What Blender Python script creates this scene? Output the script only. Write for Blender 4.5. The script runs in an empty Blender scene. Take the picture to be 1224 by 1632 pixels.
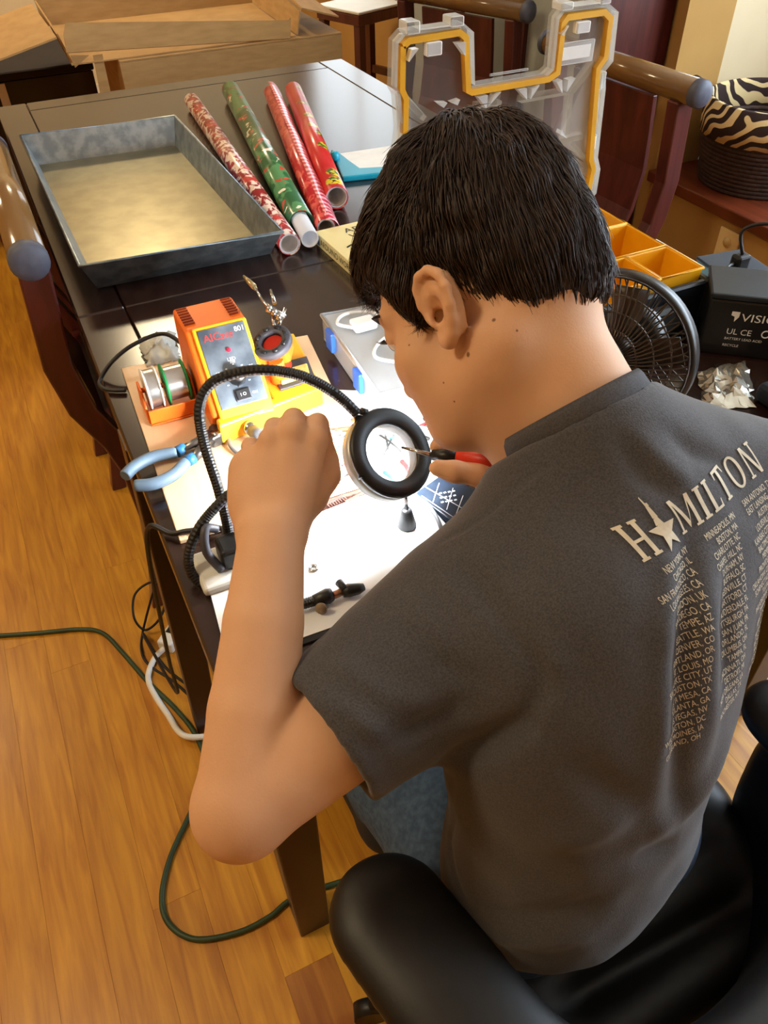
import bpy, math, random
import numpy as np
from mathutils import Vector, Matrix, Quaternion
from mathutils.bvhtree import BVHTree
random.seed(7); rng = np.random.default_rng(7)
SC = bpy.context.scene
COL = SC.collection

# ------------------------------------------------------------------ camera
FPX, PX, PY = 1250.0, 612.0, 816.0
CAM = Vector((0, 0, 1.40))
# rows: world X, Y, Z axes expressed in camera space
RM = Matrix(((0.90176807, 0.3060414, -0.30520978),
             (-0.43190895, 0.61125731, -0.66318863),
             (-0.01640146, 0.72986516, 0.68339435)))
cam_data = bpy.data.cameras.new('camera'); cam = bpy.data.objects.new('camera', cam_data); COL.objects.link(cam)
cam.matrix_world = Matrix.Translation(CAM) @ RM.to_4x4()
cam_data.sensor_fit = 'VERTICAL'; cam_data.sensor_height = 24.0; cam_data.sensor_width = 18.0
cam_data.lens = FPX / 1632.0 * 24.0
cam_data.clip_start = 0.02; cam_data.clip_end = 60
SC.camera = cam
# ------------------------------------------------------------------ world, exposure
SC.view_settings.view_transform = 'Standard'; SC.view_settings.look = 'None'
SC.view_settings.exposure = -0.25; SC.view_settings.gamma = 1.0; SC.view_settings.use_curve_mapping = False
world = bpy.data.worlds.new('world'); SC.world = world; world.use_nodes = True
world.node_tree.nodes['Background'].inputs[0].default_value = (1.0, 0.86, 0.68, 1)
world.node_tree.nodes['Background'].inputs[1].default_value = 0.15
# strengths of the room's lamps and windows
CEIL_W = 22.0      # ceiling lamp discs (W)
LAMP_TINT = (1.0, 0.80, 0.50)
WINDOW_E = 13.0     # daylight panes
LED_E = 900.0       # ring of the magnifier lamp

def ray(px, py):
    return (RM @ Vector((px - PX, -(py - PY), -FPX)))
def Wz(px, py, z):                   # point of the sight line at height z
    r = ray(px, py); return CAM + r * ((z - CAM.z) / r.z)
def Wy(px, py, y):
    r = ray(px, py); return CAM + r * (y / r.y)
def Wx(px, py, x):
    r = ray(px, py); return CAM + r * (x / r.x)
def Wd(px, py, d):                   # point at depth d (metres from the lens plane)
    return CAM + ray(px, py) * (d / FPX)
def cdir(x, y, z):                   # direction given as right, up, toward the viewer
    return (RM @ Vector((x, y, z))).normalized()

# ------------------------------------------------------------------ materials
MATS = {}
def lin(c):
    return tuple(((v / 12.92) if v <= 0.04045 else ((v + 0.055) / 1.055) ** 2.4) for v in c)
def rgb(r, g, b):
    return lin((r / 255, g / 255, b / 255))
def M(name, col, rough=.5, metal=0., col2=None, scale=20., stretch=None, bump=0., bscale=None, spec=.5, trans=0., ior=1.45,
      emit=0., ecol=None, coat=0., sheen=0., sss=0., sharp=None, detail=4., alpha=1., thresh=None):
    if name in MATS: return MATS[name]
    m = bpy.data.materials.new(name); m.use_nodes = True; nt = m.node_tree; N = nt.nodes; b = N['Principled BSDF']
    def si(k, v):
        if k in b.inputs: b.inputs[k].default_value = v
    c4 = tuple(col) + (1,)
    si('Base Color', c4); si('Roughness', rough); si('Metallic', metal); si('Specular IOR Level', spec)
    si('Transmission Weight', trans); si('IOR', ior); si('Coat Weight', coat); si('Sheen Weight', sheen); si('Alpha', alpha)
    if emit: si('Emission Color', tuple(ecol or col) + (1,)); si('Emission Strength', emit)
    if sss: si('Subsurface Weight', sss); si('Subsurface Radius', (.012, .005, .003)); si('Subsurface Scale', .6)
    if col2 is not None or bump:
        tc = N.new('ShaderNodeTexCoord'); mp = N.new('ShaderNodeMapping'); nt.links.new(tc.outputs['Object'], mp.inputs[0])
        if stretch: mp.inputs['Scale'].default_value = stretch
        nz = N.new('ShaderNodeTexNoise'); nz.inputs['Scale'].default_value = scale; nz.inputs['Detail'].default_value = detail
        nt.links.new(mp.outputs[0], nz.inputs['Vector'])
        if col2 is not None:
            cr = N.new('ShaderNodeValToRGB'); lo, hi = (.35, .65) if sharp is None else sharp
            cr.color_ramp.elements[0].position = lo; cr.color_ramp.elements[1].position = hi
            cr.color_ramp.elements[0].color = c4; cr.color_ramp.elements[1].color = tuple(col2) + (1,)
            nt.links.new(nz.outputs[0], cr.inputs[0]); nt.links.new(cr.outputs[0], b.inputs['Base Color'])
        if bump:
            src = nz
            if bscale:
                src = N.new('ShaderNodeTexNoise'); src.inputs['Scale'].default_value = bscale; src.inputs['Detail'].default_value = 3
                nt.links.new(mp.outputs[0], src.inputs['Vector'])
            bp = N.new('ShaderNodeBump'); bp.inputs['Strength'].default_value = bump; bp.inputs['Distance'].default_value = .002
            nt.links.new(src.outputs[0], bp.inputs['Height']); nt.links.new(bp.outputs[0], b.inputs['Normal'])
    MATS[name] = m; return m
def clear_mat(name, tint=(1, 1, 1), fac=.16, rough=.08, body=(.9, .93, .95)):
    if name in MATS: return MATS[name]
    m = bpy.data.materials.new(name); m.use_nodes = True; nt = m.node_tree; N = nt.nodes; b = N['Principled BSDF']
    b.inputs['Base Color'].default_value = tuple(body) + (1,); b.inputs['Roughness'].default_value = rough
    t = N.new('ShaderNodeBsdfTransparent'); t.inputs[0].default_value = tuple(tint) + (1,)
    mx = N.new('ShaderNodeMixShader'); lw = N.new('ShaderNodeLayerWeight'); lw.inputs[0].default_value = .35
    ma = N.new('ShaderNodeMath'); ma.operation = 'MULTIPLY_ADD'; ma.inputs[1].default_value = .55; ma.inputs[2].default_value = fac
    nt.links.new(lw.outputs['Fresnel'], ma.inputs[0]); nt.links.new(ma.outputs[0], mx.inputs[0])
    nt.links.new(t.outputs[0], mx.inputs[1]); nt.links.new(b.outputs[0], mx.inputs[2])
    nt.links.new(mx.outputs[0], N['Material Output'].inputs['Surface'])
    MATS[name] = m; return m

# ------------------------------------------------------------------ mesh collecting
class MB:
    def __init__(s): s.v = []; s.f = []; s.sm = []
    def add(s, v, f, smooth=False):
        o = len(s.v); s.v += [tuple(p) for p in v]; s.f += [tuple(i + o for i in q) for q in f]; s.sm += [smooth] * len(f); return s
    def box(s, lo, hi, bev=0.0, mx=None):
        x0, y0, z0 = lo; x1, y1, z1 = hi
        if bev <= 0:
            v = [(x, y, z) for z in (z0, z1) for y in (y0, y1) for x in (x0, x1)]
            f = [(0, 2, 3, 1), (4, 5, 7, 6), (0, 1, 5, 4), (2, 6, 7, 3), (0, 4, 6, 2), (1, 3, 7, 5)]
        else:
            bev = min(bev, (x1 - x0) * .49, (y1 - y0) * .49, (z1 - z0) * .49)
            prof = [(x0 + bev, y0), (x1 - bev, y0), (x1, y0 + bev), (x1, y1 - bev), (x1 - bev, y1), (x0 + bev, y1), (x0, y1 - bev), (x0, y0 + bev)]
            cxx, cyy = (x0 + x1) / 2, (y0 + y1) / 2
            def ins(p): return (p[0] + (bev if p[0] < cxx else -bev) * .999, p[1] + (bev if p[1] < cyy else -bev) * .999)
            rx = [(max(min(p[0], x1 - bev), x0 + bev), max(min(p[1], y1 - bev), y0 + bev)) for p in prof]
            v = [(p[0], p[1], z0) for p in rx] + [(p[0], p[1], z0 + bev) for p in prof] + [(p[0], p[1], z1 - bev) for p in prof] + [(p[0], p[1], z1) for p in rx]
            f = [tuple(range(7, -1, -1)), tuple(range(24, 32))]
            for k in range(3):
                for i in range(8):
                    j = (i + 1) % 8; f.append((k * 8 + i, k * 8 + j, k * 8 + 8 + j, k * 8 + 8 + i))
        if mx is not None: v = [tuple(mx @ Vector(p)) for p in v]
        return s.add(v, f)
    def tube(s, pts, r, n=10, cap=True, smooth=True, closed=False):
        pts = [Vector(p) for p in pts]; m = len(pts)
        rr = r if isinstance(r, (list, tuple)) else [r] * m
        v = []; f = []; prev = None
        for i, p in enumerate(pts):
            if closed: t = (pts[(i + 1) % m] - pts[i - 1])
            else: t = pts[min(i + 1, m - 1)] - pts[max(i - 1, 0)]
            t = t.normalized() if t.length > 1e-9 else Vector((0, 0, 1))
            if prev is None:
                a = Vector((0, 0, 1)) if abs(t.z) < .9 else Vector((1, 0, 0)); u = t.cross(a).normalized()
            else:
                u = (prev - t * prev.dot(t)); u = u.normalized() if u.length > 1e-6 else t.orthogonal().normalized()
            prev = u; w = t.cross(u)
            for k in range(n):
                a = 2 * math.pi * k / n; v.append(p + (u * math.cos(a) + w * math.sin(a)) * rr[i])
        for i in range(m if closed else m - 1):
            for k in range(n):
                a = i * n + k; b = i * n + (k + 1) % n; j = ((i + 1) % m) * n
                f.append((a, b, j + (k + 1) % n, j + k))
        s.add(v, f, smooth)
        if cap and not closed:
            o = len(s.v) - len(v)
            s.f.append(tuple(o + k for k in range(n - 1, -1, -1))); s.sm.append(False)
            s.f.append(tuple(o + (m - 1) * n + k for k in range(n))); s.sm.append(False)
        return s
    def lathe(s, prof, n=32, mx=None, smooth=True):     # prof: (r, z)
        v = []; f = []; m = len(prof)
        for r, z in prof:
            for k in range(n):
                a = 2 * math.pi * k / n; p = Vector((r * math.cos(a), r * math.sin(a), z)); v.append(mx @ p if mx is not None else p)
        for i in range(m - 1):
            for k in range(n):
                f.append((i * n + k, i * n + (k + 1) % n, (i + 1) * n + (k + 1) % n, (i + 1) * n + k))
        s.add(v, f, smooth); o = len(s.v) - len(v)
        if prof[0][0] > 1e-6: s.f.append(tuple(o + k for k in range(n - 1, -1, -1))); s.sm.append(False)
        if prof[-1][0] > 1e-6: s.f.append(tuple(o + (m - 1) * n + k for k in range(n))); s.sm.append(False)
        return s
    def ringlathe(s, prof, n=40, mx=None, smooth=True):   # closed profile (r, z), no caps
        v = []; f = []; m = len(prof)
        for r, z in prof:
            for k in range(n):
                a = 2 * math.pi * k / n; p = Vector((r * math.cos(a), r * math.sin(a), z)); v.append(mx @ p if mx is not None else p)
        for i in range(m):
            j = (i + 1) % m
            for k in range(n):
                f.append((i * n + k, i * n + (k + 1) % n, j * n + (k + 1) % n, j * n + k))
        return s.add(v, f, smooth)
    def prism(s, poly, z0, z1, mx=None):
        n = len(poly)
        v = [Vector((p[0], p[1], z0)) for p in poly] + [Vector((p[0], p[1], z1)) for p in poly]
        if mx is not None: v = [mx @ p for p in v]
        f = [tuple(range(n - 1, -1, -1)), tuple(range(n, 2 * n))] + [(i, (i + 1) % n, n + (i + 1) % n, n + i) for i in range(n)]
        return s.add(v, f)
    def mesh(s, name):
        me = bpy.data.meshes.new(name); me.from_pydata([tuple(p) for p in s.v], [], s.f)
        me.polygons.foreach_set('use_smooth', s.sm); me.update(); return me
    def build(s, name, mat, parent=None, local=True):
        o = bpy.data.objects.new(name, s.mesh(name)); COL.objects.link(o); o.data.materials.append(mat)
        if parent is not None:
            o.parent = parent
            if not local: o.matrix_parent_inverse = parent.matrix_world.inverted()
        return o
def bevel(o, w=.003, seg=2):
    md = o.modifiers.new('bevel', 'BEVEL'); md.width = w; md.segments = seg; md.limit_method = 'ANGLE'; md.angle_limit = math.radians(40)
    return o
def tag(o, label=None, cat=None, group=None, kind=None):
    if label: o['label'] = label
    if cat: o['category'] = cat
    if group: o['group'] = group
    if kind: o['kind'] = kind
    return o
def empty(name, loc=(0, 0, 0), rz=0., label=None, cat=None, group=None):
    o = bpy.data.objects.new(name, None); COL.objects.link(o); o.location = loc; o.rotation_euler = (0, 0, rz)
    o.matrix_world = Matrix.Translation(Vector(loc)) @ Matrix.Rotation(rz, 4, 'Z')
    return tag(o, label, cat, group)
def copy_tree(o, parent=None):
    c = o.copy(); COL.objects.link(c); c.parent = parent
    for ch in o.children: copy_tree(ch, c)
    return c
def frame(o, zdir, xdir=None):        # matrix with local z along zdir
    z = Vector(zdir).normalized(); x = Vector(xdir) if xdir is not None else z.orthogonal()
    x = (x - z * x.dot(z)).normalized(); y = z.cross(x)
    m = Matrix((x, y, z)).transposed().to_4x4(); m.translation = Vector(o); return m
def spline(pts, n=8, closed=False):
    P = [Vector(p) for p in pts]; out = []; m = len(P)
    rngs = range(m) if closed else range(m - 1)
    for i in rngs:
        if closed: a, b, c, d = P[i - 1], P[i], P[(i + 1) % m], P[(i + 2) % m]
        else: a, b, c, d = P[max(i - 1, 0)], P[i], P[i + 1], P[min(i + 2, m - 1)]
        for k in range(n):
            t = k / n
            out.append(.5 * ((2 * b) + (c - a) * t + (2 * a - 5 * b + 4 * c - d) * t * t + (3 * b - a - 3 * c + d) * t ** 3))
    if not closed: out.append(P[-1])
    return out
def text_mesh(body, size, align='LEFT', ext=0.0):
    cu = bpy.data.curves.new('txt', 'FONT'); cu.body = body; cu.size = size; cu.align_x = align; cu.extrude = ext; cu.resolution_u = 3
    o = bpy.data.objects.new('txt', cu); COL.objects.link(o)
    dg = bpy.context.evaluated_depsgraph_get(); me = bpy.data.meshes.new_from_object(o.evaluated_get(dg))
    v = [p.co.copy() for p in me.vertices]; f = [tuple(q.vertices) for q in me.polygons]
    bpy.data.objects.remove(o); bpy.data.curves.remove(cu); bpy.data.meshes.remove(me)
    return v, f
def text_part(name, body, size, mx, mat, parent, align='CENTER', label=None, sx=1.0):
    v, f = text_mesh(body, size, align)
    b = MB(); b.add([mx @ Vector((p.x * sx, p.y, 0)) for p in v], f)
    o = b.build(name, mat, parent, local=False)
    if label: o['label'] = label
    return o

# ------------------------------------------------------------------ implicit surfaces
class SDF:
    def __init__(s, lo, hi, h):
        s.lo = np.array(lo, np.float32); s.h = h
        s.n = np.ceil((np.array(hi) - np.array(lo)) / h).astype(int) + 1
        s.F = np.full(s.n, .06, np.float32)
    def sub(s, lo, hi):
        a = np.clip(np.floor((np.array(lo) - s.lo) / s.h).astype(int), 0, s.n - 1); b = np.clip(np.ceil((np.array(hi) - s.lo) / s.h).astype(int) + 1, 0, s.n)
        sl = tuple(slice(i, j) for i, j in zip(a, b))
        g = [(s.lo[k] + s.h * np.arange(a[k], b[k])).astype(np.float32) for k in range(3)]
        return sl, g[0][:, None, None], g[1][None, :, None], g[2][None, None, :]
    def comb(s, sl, d, k, mode):
        A = s.F[sl]
        if mode == 'add':
            if k > 0:
                h = np.clip(.5 + .5 * (A - d) / k, 0, 1); s.F[sl] = A * (1 - h) + d * h - k * h * (1 - h)
            else: s.F[sl] = np.minimum(A, d)
        else:
            d = -d
            if k > 0:
                h = np.clip(.5 - .5 * (A - d) / k, 0, 1); s.F[sl] = A * (1 - h) + d * h + k * h * (1 - h)
            else: s.F[sl] = np.maximum(A, d)
    def cone(s, a, b, ra, rb, k=.01, mode='add', flat=None):     # tapered capsule
        a = np.array(a, float); b = np.array(b, float); R = max(ra, rb) + .03 + k
        sl, x, y, z = s.sub(np.minimum(a, b) - R, np.maximum(a, b) + R)
        ba = b - a; L2 = float(ba @ ba) + 1e-12
        px, py, pz = x - a[0], y - a[1], z - a[2]
        t = np.clip((px * ba[0] + py * ba[1] + pz * ba[2]) / L2, 0, 1)
        qx, qy, qz = px - t * ba[0], py - t * ba[1], pz - t * ba[2]
        if flat is not None:               # flat = (direction, factor): thinner along direction
            f = np.array(flat[0], float); f /= np.linalg.norm(f); w = qx * f[0] + qy * f[1] + qz * f[2]; e = (1 / flat[1] - 1)
            d = np.sqrt(qx * qx + qy * qy + qz * qz + (w * w) * ((1 / flat[1]) ** 2 - 1)) - (ra + (rb - ra) * t)
            d = d * (.5 + .5 * flat[1])
        else: d = np.sqrt(qx * qx + qy * qy + qz * qz) - (ra + (rb - ra) * t)
        s.comb(sl, d.astype(np.float32), k, mode); return s
    def chain(s, pts, rs, k=.008, mode='add', flat=None):
        for i in range(len(pts) - 1): s.cone(pts[i], pts[i + 1], rs[i], rs[i + 1], k, mode, flat)
        return s
    def ell(s, c, r, k=.01, mode='add', R=None):                 # ellipsoid, R: 3x3 columns = local axes
        c = np.array(c, float); r = np.array(r, float); m = r.max() + .03 + k
        sl, x, y, z = s.sub(c - m, c + m); x, y, z = x - c[0], y - c[1], z - c[2]
        if R is not None:
            R = np.array(R, float)
            x, y, z = (x * R[0, i] + y * R[1, i] + z * R[2, i] for i in range(3))
        k0 = np.sqrt((x / r[0]) ** 2 + (y / r[1]) ** 2 + (z / r[2]) ** 2); k1 = np.sqrt((x / r[0] ** 2) ** 2 + (y / r[1] ** 2) ** 2 + (z / r[2] ** 2) ** 2)
        d = k0 * (k0 - 1) / np.maximum(k1, 1e-6)
        s.comb(sl, d.astype(np.float32), k, mode); return s
    def plane(s, p, n, lo, hi, k=.0):                            # cut away the side the normal points to, inside a box
        n = np.array(n, float); n /= np.linalg.norm(n); p = np.array(p, float)
        sl, x, y, z = s.sub(lo, hi)
        d = (x - p[0]) * n[0] + (y - p[1]) * n[1] + (z - p[2]) * n[2]
        A = s.F[sl]; s.F[sl] = np.maximum(A, d.astype(np.float32)); return s
    def mesh(s, name, it=1):
        F = s.F; ins = F < 0
        c = np.zeros(np.array(F.shape) - 1, np.int8)
        for dx in (0, 1):
            for dy in (0, 1):
                for dz in (0, 1): c += ins[dx:F.shape[0] - 1 + dx, dy:F.shape[1] - 1 + dy, dz:F.shape[2] - 1 + dz]
        act = (c > 0) & (c < 8); idx = -np.ones(act.shape, np.int64); I = np.argwhere(act); idx[act] = np.arange(len(I))
        acc = np.zeros((len(I), 3)); cnt = np.zeros(len(I))
        cor = [(i, j, k) for i in (0, 1) for j in (0, 1) for k in (0, 1)]
        for a in cor:
            for ax in range(3):
                if a[ax] == 1: continue
                b = list(a); b[ax] = 1
                fa = F[I[:, 0] + a[0], I[:, 1] + a[1], I[:, 2] + a[2]]; fb = F[I[:, 0] + b[0], I[:, 1] + b[1], I[:, 2] + b[2]]
                m = (fa < 0) != (fb < 0); t = np.where(m, fa / np.where(np.abs(fa - fb) < 1e-12, 1, fa - fb), 0)
                p = np.tile(np.array(a, float), (len(I), 1)); p[:, ax] += t
                acc[m] += p[m]; cnt[m] += 1
        V = s.lo + (I + acc / cnt[:, None]) * s.h
        faces = []
        for ax in range(3):
            o = [1 if i == ax else 0 for i in range(3)]
            A = ins[tuple(slice(0, F.shape[i] - o[i]) for i in range(3))]; B = ins[tuple(slice(o[i], F.shape[i]) for i in range(3))]
            E = np.argwhere(A != B); u, w = [(1, 2), (2, 0), (0, 1)][ax]
            ok = (E[:, u] > 0) & (E[:, w] > 0) & (E[:, u] < F.shape[u] - 1) & (E[:, w] < F.shape[w] - 1); E = E[ok]
            def cell(du, dw):
                q = E.copy(); q[:, u] += du; q[:, w] += dw; return idx[q[:, 0], q[:, 1], q[:, 2]]
            q = np.stack([cell(-1, -1), cell(0, -1), cell(0, 0), cell(-1, 0)], 1)
            flip = ~ins[E[:, 0], E[:, 1], E[:, 2]]; q[flip] = q[flip][:, ::-1]; faces.append(q)
        Q = np.concatenate(faces)
        for _ in range(it):          # light relaxation
            S = np.zeros_like(V); n = np.zeros(len(V))
            for a in range(4):
                b = (a + 1) % 4; np.add.at(S, Q[:, a], V[Q[:, b]]); np.add.at(n, Q[:, a], 1); np.add.at(S, Q[:, b], V[Q[:, a]]); np.add.at(n, Q[:, b], 1)
            V = V * .5 + .5 * S / np.maximum(n, 1)[:, None]
        me = bpy.data.meshes.new(name); me.vertices.add(len(V)); me.vertices.foreach_set('co', V.astype(np.float32).ravel())
        me.loops.add(len(Q) * 4); me.loops.foreach_set('vertex_index', Q.astype(np.int32).ravel())
        me.polygons.add(len(Q)); me.polygons.foreach_set('loop_start', np.arange(0, len(Q) * 4, 4, dtype=np.int32)); me.polygons.foreach_set('loop_total', np.full(len(Q), 4, np.int32))
        me.update(calc_edges=True); me.polygons.foreach_set('use_smooth', np.ones(len(Q), bool)); me.update()
        return me
    def build(s, name, mat, parent=None, it=1):
        o = bpy.data.objects.new(name, s.mesh(name, it)); COL.objects.link(o); o.data.materials.append(mat)
        if parent is not None: o.parent = parent; o.matrix_parent_inverse = parent.matrix_world.inverted()
        return o
# ================================================================== SETTING
def wood_mat(name, c1, c2, rough=.35, scale=6., stretch=(14, 1, 1), coat=.0, rnd=True, hue=.25, bump=.03):
    m = bpy.data.materials.new(name); m.use_nodes = True; nt = m.node_tree; N = nt.nodes; b = N['Principled BSDF']; L = nt.links.new
    tc = N.new('ShaderNodeTexCoord'); oi = N.new('ShaderNodeObjectInfo'); ad = N.new('ShaderNodeVectorMath'); ad.operation = 'ADD'
    sc = N.new('ShaderNodeMath'); sc.operation = 'MULTIPLY'; sc.inputs[1].default_value = 37.0 if rnd else 0
    L(oi.outputs['Random'], sc.inputs[0]); L(tc.outputs['Object'], ad.inputs[0]); L(sc.outputs[0], ad.inputs[1])
    mp = N.new('ShaderNodeMapping'); mp.inputs['Scale'].default_value = stretch; L(ad.outputs[0], mp.inputs[0])
    nz = N.new('ShaderNodeTexNoise'); nz.inputs['Scale'].default_value = scale; nz.inputs['Detail'].default_value = 6; nz.inputs['Distortion'].default_value = .6; L(mp.outputs[0], nz.inputs['Vector'])
    cr = N.new('ShaderNodeValToRGB'); cr.color_ramp.elements[0].position = .3; cr.color_ramp.elements[1].position = .68
    cr.color_ramp.elements[0].color = tuple(c1) + (1,); cr.color_ramp.elements[1].color = tuple(c2) + (1,); L(nz.outputs[0], cr.inputs[0])
    hs = N.new('ShaderNodeHueSaturation'); mr = N.new('ShaderNodeMapRange'); mr.inputs['To Min'].default_value = 1 - hue; mr.inputs['To Max'].default_value = 1 + hue * .6
    L(oi.outputs['Random'], mr.inputs[0]); L(mr.outputs[0], hs.inputs['Value']); L(cr.outputs[0], hs.inputs['Color']); L(hs.outputs[0], b.inputs['Base Color'])
    b.inputs['Roughness'].default_value = rough; b.inputs['Coat Weight'].default_value = coat; b.inputs['Coat Roughness'].default_value = .15
    if bump:
        bp = N.new('ShaderNodeBump'); bp.inputs['Strength'].default_value = bump; L(nz.outputs[0], bp.inputs['Height']); L(bp.outputs[0], b.inputs['Normal'])
    MATS[name] = m; return m
oak = wood_mat('oak_floor', rgb(168, 106, 22), rgb(204, 144, 38), .36, 5, (13, 1.1, 1), 0.15, True, .07)
oak_dark = wood_mat('oak_floor_dark', rgb(140, 80, 22), rgb(172, 108, 36), .38, 5, (13, 1.1, 1), .15, True, .12)
espresso = wood_mat('espresso_table', rgb(30, 17, 14), rgb(44, 25, 20), .22, 5, (9, 1, 1), .35, False, 0, .01)
cherry = wood_mat('dark_cherry', rgb(62, 24, 22), rgb(90, 38, 34), .32, 5, (8, 8, 1), .25, False, 0, .01)
legwood = wood_mat('table_leg_wood', rgb(34, 12, 12), rgb(50, 18, 18), .4, 5, (8, 8, 1), .1, False, 0, .01)
redwood = wood_mat('ledge_wood', rgb(84, 34, 16), rgb(116, 52, 26), .35, 5, (8, 1, 1), .2, False, 0, .01)
M('wall_ochre', rgb(170, 130, 70), .85, col2=rgb(180, 140, 78), scale=3, bump=.05, bscale=160)
M('wall_cream', rgb(214, 196, 158), .85, col2=rgb(222, 204, 168), scale=3, bump=.05, bscale=160)
M('ceiling_white', rgb(235, 225, 205), .9, col2=rgb(228, 218, 198), scale=2)
M('cream_trim', rgb(224, 214, 196), .5, col2=rgb(216, 206, 188), scale=4)
M('daylight', (.75, .88, 1.0), 1., emit=WINDOW_E, ecol=(.72, .86, 1.0))
M('lamp_glow', (1, .85, .62), 1., emit=7.0, ecol=LAMP_TINT)
M('black_plastic', rgb(16, 16, 18), .42, col2=rgb(22, 22, 24), scale=30)
M('white_plastic', rgb(232, 232, 228), .4, col2=rgb(224, 224, 222), scale=30)
M('chrome', rgb(200, 200, 200), .18, 1., col2=rgb(180, 182, 186), scale=40)

def struct(o): o['kind'] = 'structure'; return o
XL, XR, YB, YF, ZC = -2.4, 2.6, 5.3, -1.5, 2.5
# floor: dark subfloor and one object for each plank
floor = struct(MB().box((XL, YF, -.06), (XR, YB, -.013)).build('floor', oak_dark))
PW = .0835; nplank = 0; plank_mesh = {}
x = -0.99; ci = 0
while x < 1.92:
    y = -0.35 - [0, .52, .23, .81, .37, .66, .12][ci % 7]
    if x <= .0576 < x + PW: y = .446 - 1.0
    while y < YB:
        L = 1.0 if (x <= .0576 < x + PW and y < 0) else random.choice([1.0, 1.4, 1.8, 2.2]); y1 = min(y + L, YB)
        if y1 - y > .02 and y1 > -.3:
            key = round(y1 - y, 2)
            if key not in plank_mesh:
                plank_mesh[key] = MB().box((0, 0, -.013), (PW - .0002, key - .0002, 0), .0002).mesh('plank')
                plank_mesh[key].materials.append(oak)
            o = bpy.data.objects.new('plank', plank_mesh[key]); COL.objects.link(o); o.location = (x, y, 0); o.parent = floor; nplank += 1
            if random.random() < .02 or (x <= .0576 < x + PW and y < 0):
                o.material_slots[0].link = 'OBJECT'; o.material_slots[0].material = oak_dark
        y = y1
    x += PW; ci += 1
# the floor outside the planked field
MB().box((XL, YF, -.013), (-.9912, YB, -.0005)).build('floor_edge', oak, floor)
MB().box((-.99, YF, -.013), (1.93, -.36, -.002)).build('floor_edge', oak, floor)

struct(MB().box((XL - .1, YB, 0), (XR, YB + .1, ZC)).build('wall_back', MATS['wall_cream']))
struct(MB().box((XL - .1, YF - .1, 0), (XR + .1, YF, ZC)).build('wall_front', MATS['wall_ochre']))
wl = struct(MB().box((XL - .1, YF, 0), (XL, YB, ZC)).build('wall_left', MATS['wall_ochre']))
struct(MB().box((XL - .1, YF - .1, ZC), (XR + .1, YB + .1, ZC + .1)).build('ceiling', MATS['ceiling_white']))
# right side: low wall under the ledge, the recess above it and the solid wall beyond
LZ = .45
struct(MB().box((1.93, YF, 0), (1.99, 2.01, LZ - .035)).build('wall_right_low', MATS['wall_ochre']))
struct(bevel(MB().box((1.905, YF, LZ - .035), (XR, 2.012, LZ)).build('trim_1', redwood), .004))
struct(MB().box((1.93, 2.012, 0), (2.113, 2.055, ZC)).build('wall_right_pier', MATS['wall_ochre']))
struct(MB().box((2.113, 2.03, LZ), (XR, 2.075, ZC)).build('wall_right_return_lit', MATS['wall_cream']))  # lighter cream paints in the window-lit part of the wall
struct(MB().box((1.955, 2.075, 0), (2.05, YB, ZC)).build('wall_right_back', MATS['wall_ochre']))
w = MB(); w.box((XR, YF, 0), (XR + .1, 2.075, .85)); w.box((XR, YF, 2.2), (XR + .1, 2.075, ZC)); w.box((XR, YF, .85), (XR + .1, -1.0, 2.2)); w.box((XR, 1.7, .85), (XR + .1, 2.075, 2.2))
struct(w.build('wall_right', MATS['wall_cream']))
M('daylight_far', (.75, .88, 1.0), 1., emit=3.2, ecol=(.80, .90, 1.0))
def window(name, lo, hi, axis, sgn, div, pane='daylight'):
    e = struct(empty(name, ((lo[0] + hi[0]) / 2, (lo[1] + hi[1]) / 2, lo[2])))
    f = MB(); t = .05
    u = 1 if axis == 0 else 0
    def bar(a0, a1, z0, z1, d0, d1):
        l = [0, 0, z0]; h = [0, 0, z1]; l[u], h[u] = a0, a1; l[axis], h[axis] = min(d0, d1), max(d0, d1); f.box(l, h)
    d0 = lo[axis]; d1 = hi[axis]
    bar(lo[u], hi[u], lo[2], lo[2] + t, d0, d1); bar(lo[u], hi[u], hi[2] - t, hi[2], d0, d1)
    bar(lo[u], lo[u] + t, lo[2] + t, hi[2] - t, d0, d1); bar(hi[u] - t, hi[u], lo[2] + t, hi[2] - t, d0, d1)
    n = div; st = (hi[u] - lo[u] - 2 * t) / n
    for i in range(1, n): bar(lo[u] + t + st * i - .012, lo[u] + t + st * i + .012, lo[2] + t, hi[2] - t, d0, d1)
    f.build('window_frame', MATS['cream_trim'], e, local=False)
    for i in range(n):
        g = MB(); l = [0, 0, lo[2] + t]; h = [0, 0, hi[2] - t]; l[u] = lo[u] + t + st * i + .013; h[u] = lo[u] + t + st * (i + 1) - .013
        m = (d0 + d1) / 2; l[axis] = m - .003; h[axis] = m + .003
        g.box(l, h); g.build('pane', MATS[pane], e, local=False)
    return e
window('window_1', (XR, -1.0, .85), (XR + .06, 1.7, 2.2), 0, -1, 3)
window('window_2', (1.90, 3.6, .75), (1.954, 5.1, 2.1), 0, -1, 2, 'daylight_far')
struct(MB().box((XL, YB - .015, 0), (1.95, YB, .12)).build('baseboard_back', MATS['cream_trim']))
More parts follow.
